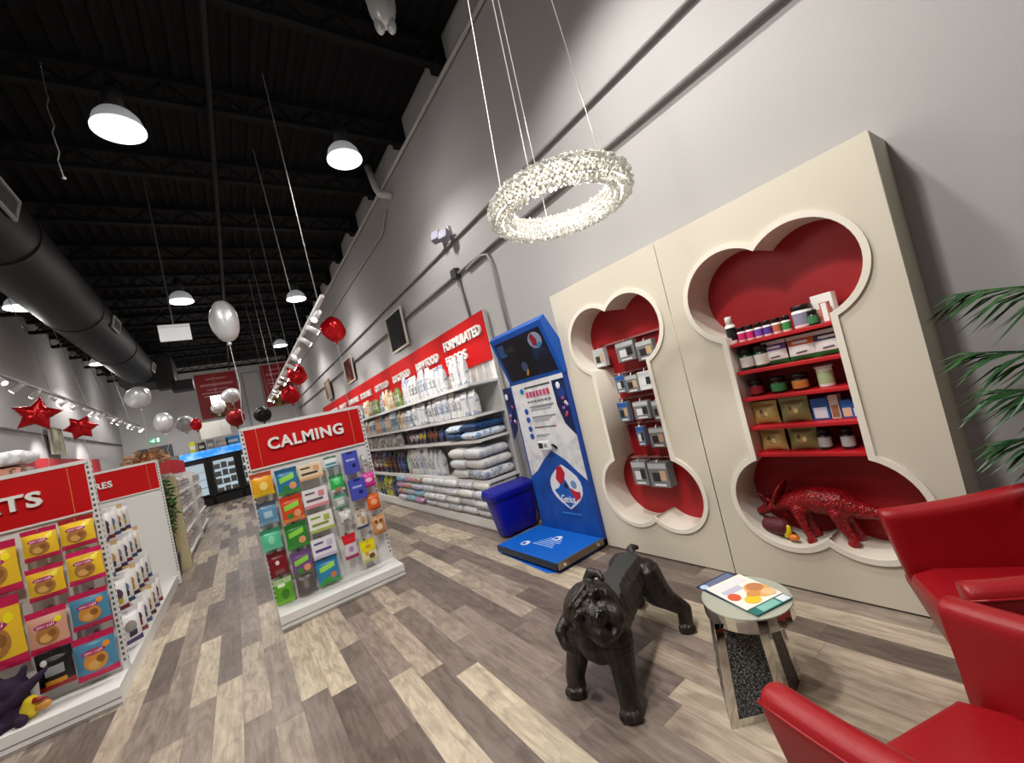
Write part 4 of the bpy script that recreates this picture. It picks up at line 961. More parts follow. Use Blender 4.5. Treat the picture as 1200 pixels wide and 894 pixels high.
# ------------------------------------------------------------------ coolers at the back
def cooler(x0):
    t = thing('drinks_cooler', 'c', 'cooler', (x0+.5, 21.9, 0), 'black glass door coolers at the back wall')
    b = MB(); Y = 21.8
    b.box(x0, x0+.06, Y, Y+.6, .0, 1.95); b.box(x0+.98, x0+1.04, Y, Y+.6, 0, 1.95); b.box(x0, x0+1.04, Y+.55, Y+.6, 0, 1.95); b.box(x0, x0+1.04, Y, Y+.6, 0, .35); b.box(x0, x0+1.04, Y, Y+.6, 1.9, 2.0)
    b.build('cabinet', BLACK, t)
    b = MB(); b.box(x0, x0+1.04, Y-.06, Y+.1, 2.02, 2.32); b.build('header_panel', mat('2b7fd0', .3, 0, .8, var=('bfe0f4', 4, .45, .65)), t)
    d = MB(); d.box(x0+.06, x0+.14, Y-.04, Y, .4, 1.88); d.box(x0+.9, x0+.98, Y-.04, Y, .4, 1.88); d.box(x0+.14, x0+.9, Y-.04, Y, .4, .48); d.box(x0+.14, x0+.9, Y-.04, Y, 1.8, 1.88); d = d.build('door', BLACK, t)
    b = MB(); b.box(x0+.14, x0+.9, Y-.02, Y-.015, .48, 1.8); b.build('glass_pane', CLEAR, d)
    b = MB(); b.tube([(x0+.12, Y-.07, .9), (x0+.12, Y-.07, 1.4)], .012, 6); b.build('handle', STEEL, d)
    for z_ in (.42, .78, 1.12, 1.45):
        b = MB(); b.box(x0+.07, x0+.97, Y+.08, Y+.54, z_-.02, z_); b.build('rack', mat('dfe4e6', .4), t)
    b = MB(); b.box(x0+.15, x0+.89, Y+.53, Y+.545, .45, 1.85); b.build('light_panel', mat('dcecf6', .5, 0, .5), t)
    return t
c0 = cooler(-.96); c0['label'] = 'black glass door cooler with blue header, fully seen at the back'
c1 = dup(c0, (1.05, 0, 0), 'black glass door cooler half hidden by the CALMING sign'); c2 = dup(c0, (-1.05, 0, 0), 'black glass door cooler partly hidden behind the far left shelving')
cb_ = MB(); cb_.box(-.12, .12, -.1, .1, 0, .2); cbm = cb_.mesh('tub', [P('b9ccd6')]); cb2 = MB(); cb2.box(-.1, .1, -.1, .1, 0, .24); cbm2 = cb2.mesh('tub', [P('6a8aa8')]); cb3 = MB(); cb3.box(-.11, .11, -.1, .1, 0, .18); cbm3 = cb3.mesh('tub', [P('a86a4a')])
for ci, xo in enumerate((-.96, .09)):
    for zi, z_ in enumerate((.42, .78, 1.12, 1.45)):
        for j in range(3):
            put([cbm, cbm2, cbm3][(j+zi*2+ci) % 3] if zi == 3 else [cbm, cbm2][(j+zi) % 2], 'food_tub', (xo+.26+j*.26, 21.98, z_+.002), 0, '%s tub from the left on %s rack of the %s cooler' % (ordn(j+1), ['lowest', 'second', 'third', 'top'][zi], ['fully seen', 'half hidden'][ci]), 'tub', 'tubs inside the coolers')
tops = [(.05, .5, 2.32, .36, '2b86c9', 'bright blue carton on top of the coolers'), (.62, .4, 2.32, .3, '4a9ad4', 'pale blue carton on top of the half hidden cooler'), (-1.35, .22, 2.32, .45, 'b9b82a', 'lime green sack standing on the left cooler'), (-1.05, .24, 2.32, .36, '4a2f28', 'dark brown carton on the left cooler'), (-.75, .26, 2.32, .4, '8f8d94', 'grey carton standing on the coolers'), (-.35, .45, 2.32, .3, 'b4aca6', 'pale grey carton on top of the fully seen cooler')]
for x, w, z_, h, c, lb in tops:
    b = MB(); b.box(x-w/2, x+w/2, 21.75, 22.1, z_, z_+h); o = b.build('carton', P(c), origin=(x, 21.9, z_), bevel=.01); tag(o, lb, 'carton', 'cartons on top of the coolers')
    q = MB(); q.box(x-w*.35, x+w*.35, 21.746, 21.75, z_+h*.3, z_+h*.6); q.build('printed_panel', P('cfd2d4'), o)

# back wall posters, exit sign, partition
def poster(x0, x1, z0, z1, label, lines):
    t = thing('poster', label, 'poster', ((x0+x1)/2, YB-.02, z0), 'red posters on the back wall')
    b = MB(); b.box(x0, x1, YB-.03, YB-.002, z0, z1); b.build('board', mat('8f1018', .5), t)
    for f, g, h in lines:
        b = MB(); xc = (x0+x1)/2; b.box(xc-(x1-x0)*g/2, xc+(x1-x0)*g/2, YB-.034, YB-.03, z0+(z1-z0)*f, z0+(z1-z0)*f+h); b.build('printed_line', P('b9787a'), t)
    b = MB(); b.ell((x0+(x1-x0)*.45, YB-.03, z0+.35), (.42, .012, .38), 10); b.build('printed_picture', mat('a5713f', .6, var=('3a2418', 4, .4, .6)), t, True)
poster(-.87, .65, 3.66, 5.65, 'left tall red poster with dog picture on the back wall', [(.86, .5, .07), (.72, .8, .1), (.62, .5, .05), (.55, .8, .05), (.48, .7, .05)])
poster(1.64, 2.88, 3.7, 5.72, 'right tall red poster on the back wall behind the track lights', [(.86, .5, .07), (.74, .7, .09), (.62, .7, .05), (.54, .7, .05), (.46, .6, .05)])
ex = thing('exit_sign', 'small green running man exit sign above the dark doorway', 'sign', (-2.55, YB, 3.08))
b = MB(); b.box(-2.73, -2.37, YB-.06, YB-.002, 3.07, 3.26); b.build('box', mat('1f9a62', .4, 0, .5), ex, bevel=.01)
b = MB(); b.box(-2.62, -2.56, YB-.064, YB-.06, 3.1, 3.2); b.ell((-2.57, YB-.062, 3.225), (.02, .004, .02), 6); b.box(-2.7, -2.6, YB-.064, YB-.06, 3.15, 3.175); b.box(-2.48, -2.4, YB-.064, YB-.06, 3.09, 3.25); b.build('pictogram', mat('e6f4ea', .4, 0, .6), ex)
b = MB(); b.box(-3.5, -1.62, 19.2, 19.3, 0, 2.25); struct(b.build('wall_partition', mat('8f8e8d', .7)))
sh = thing('hanging_sheet', 'pale sheet banner hanging below the left red poster', 'banner', (-.45, 21.2, 2.6))
b = MB(); b.box(-.98, .05, 21.2, 21.215, 2.75, 3.42); b.build('sheet', mat('cfcdc8', .7), sh)
for xx in (-.8, -.1):
    b = MB(); b.cyl((xx, 21.207, 3.42), (xx, 21.207, 5.78), .004, n=5); b.build('wire', DGREY, sh)
wq = thing('notice_board', 'small white panel hanging before the left red poster', 'sign', (-.17, 20, 3.75))
b = MB(); b.box(-.4, .05, 20, 20.02, 3.78, 4.3); b.build('panel', mat('bdbdbd', .7), wq); b = MB(); b.cyl((-.17, 20.01, 4.3), (-.17, 20.01, 5.78), .006, n=5); b.build('wire', DGREY, wq)

# left wall shelving header
ls = thing('wall_shelving', 'faded red headed shelving against the left wall', 'shelving', (-3.3, 16, 0))
b = MB(); b.box(XL+.002, XL+.05, 12.6, 18.4, .0, 2.6); b.build('back_panel', mat('c9c8c6', .5), ls)
b = MB(); b.box(XL+.05, XL+.06, 12.6, 18.4, 2.2, 2.62); b.build('header_sign', mat('a3242a', .5), ls)
for z_ in (.5, 1.0, 1.5, 2.0):
    b = MB(); b.box(XL+.05, XL+.4, 12.6, 18.4, z_-.03, z_); b.build('shelf', METALW, ls)
pipe('conduit', [(XL+.03, 2, 3.22), (XL+.03, 22.3, 3.22)], .022, mat('77757a', .5), 'grey conduit running along the left wall', 'conduit')

# ------------------------------------------------------------------ ceiling fixtures
dt = thing('air_duct', 'large round black air duct running under the ceiling at left', 'duct', (-2.03, 8, 5.05))
b = MB(); n = 32; rings = []
for yy in [YF+.2, 2, 6, 10, 14, 17.0, 17.6]:
    rad = .46 if yy < 17.5 else .3
    rings.append([V((-2.03+rad*math.cos(2*PI*k/n), yy, 5.1+rad*math.sin(2*PI*k/n))) for k in range(n)])
b.loft(rings); b.build('tube', mat('131314', .6, spec=.3), dt, True)
for yy in (1.2, 4.4, 7.6, 10.8, 14.0):
    b = MB(); b.cyl((-2.03, yy-.03, 5.1), (-2.03, yy+.03, 5.1), .475, n=32); b.build('joint_band', mat('161617', .6, spec=.3), dt, True)
    b = MB(); b.cyl((-2.03, yy, 5.5), (-2.03, yy, 5.8), .012, n=5); b.build('hanger', BLACK, dt)
for yy, ln in ((6.45, .75), (11.7, .6), (16.6, .5)):
    M = Matrix.Translation((-2.03, yy, 5.1)) @ Matrix.Rotation(math.radians(14), 4, 'Y')   # local +X points down-right
    a0 = .465
    g = MB(); hw, hl = .13, ln/2
    for q in ((a0, a0+.03, -hl, -hl+.03, -hw, hw), (a0, a0+.03, hl-.03, hl, -hw, hw), (a0, a0+.03, -hl+.03, hl-.03, -hw, -hw+.03), (a0, a0+.03, -hl+.03, hl-.03, hw-.03, hw)): g.box(*q, 0, M)
    g = g.build('grille', mat('a3a3a3', .5), dt)
    b = MB(); zz = -hw+.05
    while zz < hw-.04: b.box(a0+.006, a0+.016, -hl+.03, hl-.03, zz, zz+.008, 0, M); zz += .022
    b.build('louvre', mat('6d6d6e', .5), g)
    b = MB(); b.box(a0-.03, a0+.004, -hl+.02, hl-.02, -hw+.02, hw-.02, 0, M); b.build('recess', BLACK, g)
ac = thing('air_handler', 'black air handler box hanging at the far end of the duct', 'air handler', (-1.9, 18.4, 4.9))
b = MB(); b.box(-2.6, -1.2, 17.7, 19.4, 4.75, 5.6); b.build('casing', mat('151516', .6), ac, bevel=.03)
b = MB(); b.box(-1.35, -.75, 18.0, 18.6, 4.4, 4.75); b.box(-1.7, -1.3, 17.8, 18.3, 4.5, 4.76); b.build('louvre_box', mat('1a1a1b', .6), ac, bevel=.02)
for xx, yy in ((-2.5, 17.8), (-1.3, 17.8), (-2.5, 19.3), (-1.3, 19.3)):
    b = MB(); b.cyl((xx, yy, 5.6), (xx, yy, 5.8), .012, n=5); b.build('hanger', BLACK, ac)

HBZ = 4.9
DOME = mat('dfe2e6', .35, 0, .12); BULB = mat('fffaf2', .4, 0, 6)
hbs = [(-.37, 4.93), (1.72, 4.92), (-2.73, 11.0), (-.34, 10.1), (1.76, 10.3), (-2.72, 16.3), (1.8, 15.0)]
hl = ['lit bell lamp nearest at left above the CALMING endcap', 'lit bell lamp nearest to the right wall', 'lit bell lamp beyond the black duct at left', 'lit bell lamp in the middle of the ceiling beyond the hanging sign', 'lit bell lamp just above the near end of the track', 'far lit bell lamp left of the duct end', 'far lit bell lamp beside the spot track']
hb0 = None
def spot(name, loc, tgt, power, ang, blend=.5, r=.06, col=(1, .96, .9)):
    l = bpy.data.lights.new(name, 'SPOT' if ang < 170 else 'POINT'); l.energy = power
    if ang < 170: l.spot_size = math.radians(ang); l.spot_blend = blend
    l.shadow_soft_size = r; l.color = col
    o = bpy.data.objects.new(name, l); C.objects.link(o); o.location = loc
    d = V(tgt)-V(loc); o.rotation_euler = d.to_track_quat('-Z', 'Y').to_euler(); return o
HBP = 105
for i, (x, y) in enumerate(hbs):
    if hb0 is None:
        hb0 = thing('bell_lamp', hl[0], 'ceiling lamp', (x, y, HBZ), 'bell lamps hanging from the ceiling')
        b = MB(); b.lathe([(.2, 0), (.195, .05), (.178, .11), (.14, .16), (.09, .195), (.055, .21)], (x, y, HBZ), 28); b.build('reflector', DOME, hb0, True)
        b = MB(); b.lathe([(.195, -.004), (.208, -.004), (.208, .012), (.195, .012)], (x, y, HBZ), 28); b.build('rim', mat('ffffff', .4, 0, 1.0), hb0, True)
        b = MB(); b.lathe([(0, .1), (.05, .11), (.07, .14), (.07, .18), (0, .19)], (x, y, HBZ), 16); b.build('bulb', BULB, hb0, True)
        b = MB(); b.lathe([(0, .21), (.08, .21), (.08, .4), (.05, .46), (0, .46)], (x, y, HBZ), 16); b.build('ballast', BLACK, hb0, True)
        b = MB(); b.cyl((x, y, HBZ+.46), (x, y, 5.78), .008, n=5); b.build('cord', BLACK, hb0)
    else:
        dup(hb0, (x-hbs[0][0], y-hbs[0][1], .31 if x < -2 else 0), hl[i])
for x, y in hbs+[(-.34, 15.0), (-2.5, 4.9), (-.4, 19.5), (1.7, 19.5), (-2.5, 19.5), (-.5, 1.2), (-2.5, -.1)]:  # extra lights have no fixture; back row added to brighten the back wall
    spot('bell_and_fill_light', (x, y, HBZ-.03), (x, y, 0), HBP, 148, .6, .15); spot('bell_and_fill_glow', (x, y, HBZ-.05), (x, y, 0), 16, 180, .6, .15)
# lamps above the lounge corner, outside the frame
spot('bell_and_fill_light', (1.6, 1.65, HBZ), (1.7, 1.4, 0), 185, 150, .6, .12)
spot('track_light', (.35, 1.2, 4.4), (2.6, 1.2, .9), 150, 95, .6, .1)
spot('track_light', (-.6, .6, 4.4), (.3, 3.6, .6), 150, 95, .6, .1)

# spot track over the aisle
def track(name, x, y0, y1, z, label, heads, aim, power, group, nl, cables):
    t = thing(name, label, 'track light', (x, y0, z))
    b = MB(); b.box(x-.02, x+.02, y0, y1, z-.02, z+.02); b.build('rail', mat('8f8f8f', .5) if y0 > 6 else METALW, t, bevel=.003)
    for (cx_, cy_) in cables:
        b = MB(); b.cyl((x, cy_, z+.02), (x+cx_, cy_+.05, 5.78), .006, n=5); b.build('suspension_wire', mat('8d8d8d', .4, .5), t)
    for i, (yy, sd) in enumerate(heads):
        d = V((sd*(.8 if i % 3 else .45), (-.35, .1, .4, -.1)[i % 4], -.6)).normalized(); p = V((x, yy, z-.07))
        h = MB(); h.cyl((x, yy, z-.02), (x, yy, z-.06), .014, n=8); h.cyl(p-d*.04, p+d*.11, .032, .038, 14); h = h.build('spot_head', mat('e4e4e4', .35), t, True)
        b = MB(); b.cyl(p+d*.111, p+d*.115, .033, .033, 14); b.build('lens', mat('fffdf6', .3, 0, 16), h)
    for yy, tgt in nl:
        spot('track_spot', (x+.12*(1 if aim > 0 else -1), yy, z-.2), tgt, power, 62, .7, .05)
hd = [(4.95+.62*k, 1 if k % 3 else -1) for k in range(14)]
track('track_light', 1.03, 4.55, 13.4, 3.05, 'white spot track hanging over the aisle before the wall shelving', hd, 1, 60, None,
      [(5.1, (2.75, 5.1, 1.9)), (6.3, (2.75, 6.4, 2.0)), (7.6, (2.9, 7.8, 2.3)), (9.2, (2.9, 9.5, 2.3)), (10.8, (2.9, 11.2, 2.3)), (12.6, (2.9, 13.2, 2.3)), (5.6, (.3, 5.0, 1.0))],
      [(-.05, 4.8), (-.1, 6.2), (-.05, 7.8), (-.1, 9.5), (-.05, 11.2), (-.1, 13.0)])
hd = [(8.4+.66*k, -1 if k % 3 else 1) for k in range(17)]
track('track_light', -2.4, 7.4, 19.6, 3.45, 'long lit spot track along the left wall', hd, -1, 80, None,
      [(8.6, (-3.5, 9.0, 2.2)), (11, (-3.5, 11.4, 2.2)), (13.4, (-3.5, 13.8, 2.4)), (16.4, (-3.5, 17, 2.4)), (18.6, (-2.6, 22, 3))], [(-.4, 8.2), (-.4, 10.4), (-.4, 12.6), (-.4, 14.8), (-.3, 17)])
spot('track_spot', (-1.6, 6.3, 2.9), (-1.1, 4.9, .6), 10, 80, .7, .05)

# hanging white sign panel
hp_ = thing('hanging_sign', 'blank white panel hanging on a rod under the ceiling', 'sign', (-.38, 7.17, 3.36))
M = Matrix.Translation((-.38, 7.17, 3.5))
b = MB(); b.box(-.175, .175, -.01, .01, -.125, .1, 0, M); b.build('panel', mat('e4e6ea', .5), hp_); b = MB(); b.box(-.175, .175, -.016, .016, .065, .105, 0, M); b.build('top_clip', mat('d3d5d9', .5), hp_)
b = MB(); b.cyl((-.38, 7.17, 3.6), (-.38, 7.17, 5.78), .01, n=6); b.build('rod', mat('3a3a3a', .5), hp_)

# crystal ring chandelier
cc = V((1.566, 1.466, 2.47)); RR = .312
ch = thing('chandelier', 'round crystal ring chandelier glowing before the right wall', 'chandelier', cc)
b = MB(); b.lathe([(RR-.028, -.034), (RR+.028, -.034), (RR+.028, .034), (RR-.028, .034), (RR-.028, -.034)], cc, 64); b.build('led_band', mat('fff9ea', .4, 0, .9), ch)
b = MB()
for k in range(84):
    a = 2*PI*k/84
    for rad, zz in ((.047, -.028), (.05, .0), (.047, .028), (-.047, -.028), (-.05, .0), (-.047, .028), (.02, -.05), (-.02, -.05), (.02, .05), (-.02, .05)):
        p = cc+V(((RR+rad)*math.cos(a), (RR+rad)*math.sin(a), zz)); s = random.uniform(.013, .022)
        M = Matrix.Rotation(random.uniform(0, 3), 3, 'Z') @ Matrix.Rotation(random.uniform(0, 3), 3, 'X')
        vs = [p+M @ (V(q)*s) for q in ((1, 0, 0), (-1, 0, 0), (0, 1, 0), (0, -1, 0), (0, 0, 1.25), (0, 0, -1.25))]
        b.add(vs, [(0, 2, 4), (2, 1, 4), (1, 3, 4), (3, 0, 4), (2, 0, 5), (1, 2, 5), (3, 1, 5), (0, 3, 5)])
o = b.build('crystal', mat('fffdf5', .03, 0, .03, .8, ior=1.6), ch); o['kind'] = 'stuff'
cap = V((1.566, 1.466, 5.7))
b = MB(); b.lathe([(0, 0), (.13, 0), (.13, .05), (0, .05)], cap, 24); b.build('ceiling_canopy', STEEL, ch)
b = MB(); b.cyl(cap+V((0, 0, .05)), cap+V((0, 0, .46)), .012, n=6); b.build('stem', STEEL, ch)
for a in (118, 205, -20, 60):
    p = cc+V((RR*math.cos(math.radians(a)), RR*math.sin(math.radians(a)), .03))
    b = MB(); b.cyl(p, cap+V((.1*math.cos(math.radians(a)), .1*math.sin(math.radians(a)), 0)), .0028, n=5); b.build('cable', mat('c4c2b8', .3, .6), ch)
pl2 = bpy.data.lights.new('chandelier_light', 'POINT'); pl2.energy = 12; pl2.shadow_soft_size = .25; pl2.color = (1, .96, .88)
o = bpy.data.objects.new('chandelier_light', pl2); C.objects.link(o); o.location = cc+V((0, 0, 0))

# ------------------------------------------------------------------ balloons
def star_balloon(name, c, R, rot, m, label, tail=1.2, npt=5, inner=.5):
    t = thing(name, label, 'balloon', c, 'foil balloons'); c = V(c)
    Mr = rot
    b = MB(); N = npt*2*4; rings = []
    def outline(f):
        o = []
        for k in range(N):
            a = 2*PI*k/N; seg = N//npt; q = (k % seg)/seg; a0 = a-q*2*PI/npt; hf = PI/npt
            if q <= .5: A_, B__, t_ = (R, a0), (R*inner, a0+hf), q*2
            else: A_, B__, t_ = (R*inner, a0+hf), (R, a0+2*hf), q*2-1
            px = A_[0]*math.cos(A_[1])*(1-t_)+B__[0]*math.cos(B__[1])*t_; py = A_[0]*math.sin(A_[1])*(1-t_)+B__[0]*math.sin(B__[1])*t_
            o.append((math.atan2(py, px), math.hypot(px, py)*f))
        return o
    for s in (-1, 1):
        rr2 = []
        for f in (1.0, .93, .75, .5, .25, .02):
            dpt = R*.34*math.sqrt(max(0, 1-f**2.2))*s
            rr2.append([c+Mr @ V((r*math.cos(a+PI/2), dpt*(1+.12*math.sin(7*a+f*9)), r*math.sin(a+PI/2))) for a, r in outline(f)])
        b.loft(rr2, 0)
    b.build('foil', m, t, True)
    b = MB(); b.tube([c+V((0, 0, -R*.45)), c+V((.03, .02, -R*.5-tail*.4)), c+V((-.03, 0, -R*.5-tail*.75)), c+V((.01, .01, -R*.5-tail))], .004, 4); b.build('ribbon', mat('c9c9c9', .3, .5), t)
    return t
def cam_rot(yaw, roll=0, pitch=0): return Matrix.Rotation(yaw, 3, 'Z') @ Matrix.Rotation(pitch, 3, 'X') @ Matrix.Rotation(roll, 3, 'Y')
RF = mat('c0101a', .22, .55, bump=('noise', 14, .5)); WF = mat('d9dadc', .3, .35, bump=('noise', 10, .3)); BF = mat('141416', .3, .3)
star_balloon('star_balloon', (-2.03, 8.06, 2.77), .25, cam_rot(.25, .25), RF, 'large red star balloon over the left endcap', 1.2, 5, .52)
star_balloon('star_balloon', (-1.73, 8.47, 2.55), .19, cam_rot(.2, .5), RF, 'smaller red star balloon right of the large star', .8, 6, .62)
def foil(name, c, r, m, label, tail=1.5, lob=0):
    t = thing(name, label, 'balloon', c, 'foil balloons'); c = V(c); b = MB(); n, w = 14, 28; vs = []
    rings = []
    for i in range(1, n):
        th = PI*i/n
        ring = []
        for k in range(w):
            a = 2*PI*k/w; q = 1+.05*math.sin(5*a+3*th)+lob*.13*math.cos(3*a+2*th)+.03*math.sin(11*a)
            ring.append(c+V((r[0]*math.sin(th)*math.cos(a)*q, r[1]*math.sin(th)*math.sin(a)*q, -r[2]*math.cos(th)*(1+.0*a))))
        rings.append(ring)
    b.loft(rings); b.build('foil', m, t, True)
    if tail:
        b = MB(); b.lathe([(.0, -.0), (.012, 0), (.03, -.05), (0, -.05)], c+V((0, 0, -r[2]*.97)), 8); b.build('neck', m, t)
        b = MB(); b.tube([c+V((0, 0, -r[2])), c+V((.02, .01, -r[2]-tail*.4)), c+V((-.03, 0, -r[2]-tail*.7)), c+V((.0, .01, -r[2]-tail))], .006, 4); b.build('ribbon', mat('c4c4c4', .3, .5), t)
    return t
foil('oval_balloon', (.21, 7.09, 3.58), (.18, .16, .31), WF, 'white oval balloon floating in the middle with a long ribbon', 1.55)
foil('foil_balloon', (1.71, 7.27, 3.36), (.18, .16, .22), RF, 'red foil balloon before the right wall near the track', 1.3, 1)
foil('foil_balloon', (1.36, 9.7, 3.06), (.18, .16, .22), RF, 'upper red foil balloon of the pair above CALMING', .8, 1)
foil('foil_balloon', (1.24, 10.3, 2.72), (.18, .16, .2), RF, 'lower red foil balloon of the pair above CALMING', .9, 1)
foil('foil_balloon', (-1.63, 13.2, 3.6), (.24, .2, .27), WF, 'crumpled white and red foil balloon at far left under the duct', 1.2, 1)
foil('foil_balloon', (-1.25, 13.0, 2.87), (.19, .17, .25), WF, 'pale grey foil balloon floating over the far left shelving', .6)
foil('foil_balloon', (-.96, 14.6, 2.9), (.21, .18, .23), mat('a9aaac', .35, .3), 'grey round foil balloon beside the small red one', .6)
foil('foil_balloon', (-.68, 13.8, 2.76), (.12, .11, .17), RF, 'small red foil balloon before the coolers', .6, 1)
foil('foil_balloon', (.16, 10.8, 2.98), (.17, .15, .16), WF, 'upper silver balloon of the cluster left of CALMING', .3, 1)
foil('foil_balloon', (.16, 10.9, 2.5), (.18, .17, .2), mat('8f1018', .3, .3), 'dark red balloon at the foot of the silver cluster', .6)
foil('foil_balloon', (-.12, 11.2, 2.8), (.13, .12, .12), WF, 'small silver balloon at the left side of the cluster', .4)
foil('round_balloon', (.643, 10.48, 2.42), (.17, .17, .17), BF, 'round black balloon just above the CALMING sign', .6)
cbl = foil('foil_balloon', (1.87, 3.4, 5.6), (.14, .12, .3), WF, 'pale foil balloon trapped high against the dark ceiling', 0)
b = MB()
for s in (-1, 1): b.ell((1.87+s*.05, 3.4-s*.02, 5.34), (.05, .05, .1), 8)
b.build('tail', WF, cbl, True)
tg = thing('silver_ribbon', 'silver ribbon strand dangling from the ceiling at upper left', 'ribbon', (-.89, 5.34, 5.6))
b = MB(); pts = [(-.885, 5.33, 5.78)]+[(-.888+.012*math.sin(k*2.1), 5.34+.012*math.cos(k*1.7), 5.5-k*.09) for k in range(11)]
b.tube(pts, .006, 5); b.ell(pts[-1], (.018, .018, .014), 6); b.build('strand', mat('c4c6c8', .25, .8), tg)

# ------------------------------------------------------------------ bulldog statue
Hc = V((1.245, 1.60, .475)); rv = V((.827, -.203, .525)).normalized(); fv = V((-.46, -.80, .36)); fv = (fv-rv*fv.dot(rv)).normalized(); uv = fv.cross(rv)
H3 = Matrix((rv, uv, fv)).transposed()
def hd_(r_, u_, f_): return Hc+H3 @ V((r_, u_, f_))
b = MB()
chain(b, [(1.36, 1.67, .34, .145), (1.48, 1.72, .345, .138), (1.64, 1.775, .345, .122), (1.8, 1.83, .36, .115)])
chain(b, [(1.30, 1.64, .3, .12), (1.36, 1.67, .29, .13)])                      # chest
chain(b, [(1.42, 1.69, .38, .13), (Hc.x+.03, Hc.y+.03, Hc.z-.02, .125)])       # neck
for s, foot in ((-1, (1.262, 1.49)), (1, (1.205, 1.795))):
    sx, sy = (1.33, 1.555) if s < 0 else (1.285, 1.765)
    chain(b, [(sx, sy, .32, .088), ((sx+foot[0])/2+.01, (sy+foot[1])/2, .2, .062), (foot[0]+.012, foot[1]+.006, .09, .05), (foot[0]+.005, foot[1], .045, .05)])
    dirx = V((-.6, -.55 if s < 0 else -.4, 0)).normalized(); side = V((-dirx.y, dirx.x, 0))
    for k in (-1.5, -.5, .5, 1.5):
        p = V((foot[0], foot[1], .03))+dirx*(.042-.008*abs(k))+side*k*.022; b.ell(p, (.022, .022, .028), 6)
for s, foot in ((-1, (1.945, 1.635)), (1, (2.02, 2.03))):
    hx, hy = (1.84, 1.755) if s < 0 else (1.845, 1.925)
    chain(b, [(hx, hy, .34, .1), (hx+.02, hy+s*.03, .25, .085), (hx+.06, hy+s*.06, .19, .06), (foot[0]+.015, foot[1], .12, .042), (foot[0], foot[1], .04, .042)])
    dirx = V((-.75, -.66 if s < 0 else .3, 0)).normalized(); side = V((-dirx.y, dirx.x, 0))
    for k in (-1.5, -.5, .5, 1.5):
        p = V((foot[0], foot[1], .028))+dirx*(.04-.008*abs(k))+side*k*.02; b.ell(p, (.02, .02, .026), 6)
chain(b, [(1.86, 1.86, .455, .03), (1.895, 1.865, .468, .022), (1.92, 1.85, .46, .015)])                     # tail stub
chain(b, [(1.35, 1.66, .44, .075), (1.33, 1.66, .45, .07)])
# head
R4 = H3.to_4x4()
b.ell(hd_(0, .01, -.01), (.125, .108, .105), 12, 0, R4)
b.ell(hd_(0, -.05, .05), (.098, .07, .075), 12, 0, R4)
for s in (-1, 1):
    b.ell(hd_(s*.05, -.085, .1), (.046, .058, .052), 10, 0, R4)                # jowls
    b.ell(hd_(s*.092, -.02, .05), (.04, .045, .04), 8, 0, R4)                  # cheeks
    for k in range(9):                                                          # ring of skin round each eye
        a_ = 2*PI*k/9; b.ell(hd_(s*.06+.03*math.cos(a_), .016+.027*math.sin(a_), .088+.004*math.sin(a_)), (.011, .011, .012), 6, 0, R4)
    b.ell(hd_(s*.06, .016, .082), (.02, .019, .02), 8, 0, R4)                  # eyeball
    b.ell(hd_(s*.03, .085, .066), (.045, .011, .014), 8, 0, R4)                # forehead folds
    b.ell(hd_(s*.028, .062, .084), (.03, .01, .012), 8, 0, R4)
    b.ell(hd_(s*.016, -.022, .166), (.014, .012, .01), 6, 0, R4)               # nostril wings
b.ell(hd_(0, -.04, .128), (.05, .034, .036), 8, 0, R4)                          # muzzle top
b.ell(hd_(0, -.02, .152), (.028, .02, .018), 8, 0, R4)                          # nose
b.ell(hd_(0, -.128, .085), (.055, .026, .048), 8, 0, R4)                        # chin
for k in (-1, 0, 1): b.ell(hd_(0, .012+.012*k, .125-.012*k), (.036, .007, .012), 8, 0, R4)
# ears: one flopped at image left, one folded at image right
chain(b, [(*hd_(-.115, .05, -.02), .03), (*hd_(-.165, .045, .0), .026), (*hd_(-.19, -.005, .015), .022), (*hd_(-.185, -.055, .02), .014)])
chain(b, [(*hd_(.1, .07, -.03), .03), (*hd_(.135, .085, -.02), .026), (*hd_(.155, .06, .01), .02), (*hd_(.145, .03, .03), .013)])
def dogpost(me):
    for v in me.vertices:
        if v.co.x > 1.42 and v.co.x < 1.87 and v.co.z > .452: v.co.z = .452+(v.co.z-.452)*.15
    me.update()
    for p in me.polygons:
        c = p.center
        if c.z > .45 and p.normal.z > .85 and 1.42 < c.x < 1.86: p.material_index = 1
        for s in (-1, 1):
            if (c-hd_(s*.06, .016, .1)).length < .019: p.material_index = 2
        if (c-hd_(0, -.02, .172)).length < .022: p.material_index = 2
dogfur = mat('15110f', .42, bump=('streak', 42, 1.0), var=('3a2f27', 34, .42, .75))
remesh('bulldog_statue', b, [dogfur, mat('333534', .5), mat('060606', .2)], .0058, 2, (1.55, 1.72, 0), 'black bulldog statue standing on the floor with head tilted', 'statue', post=dogpost)

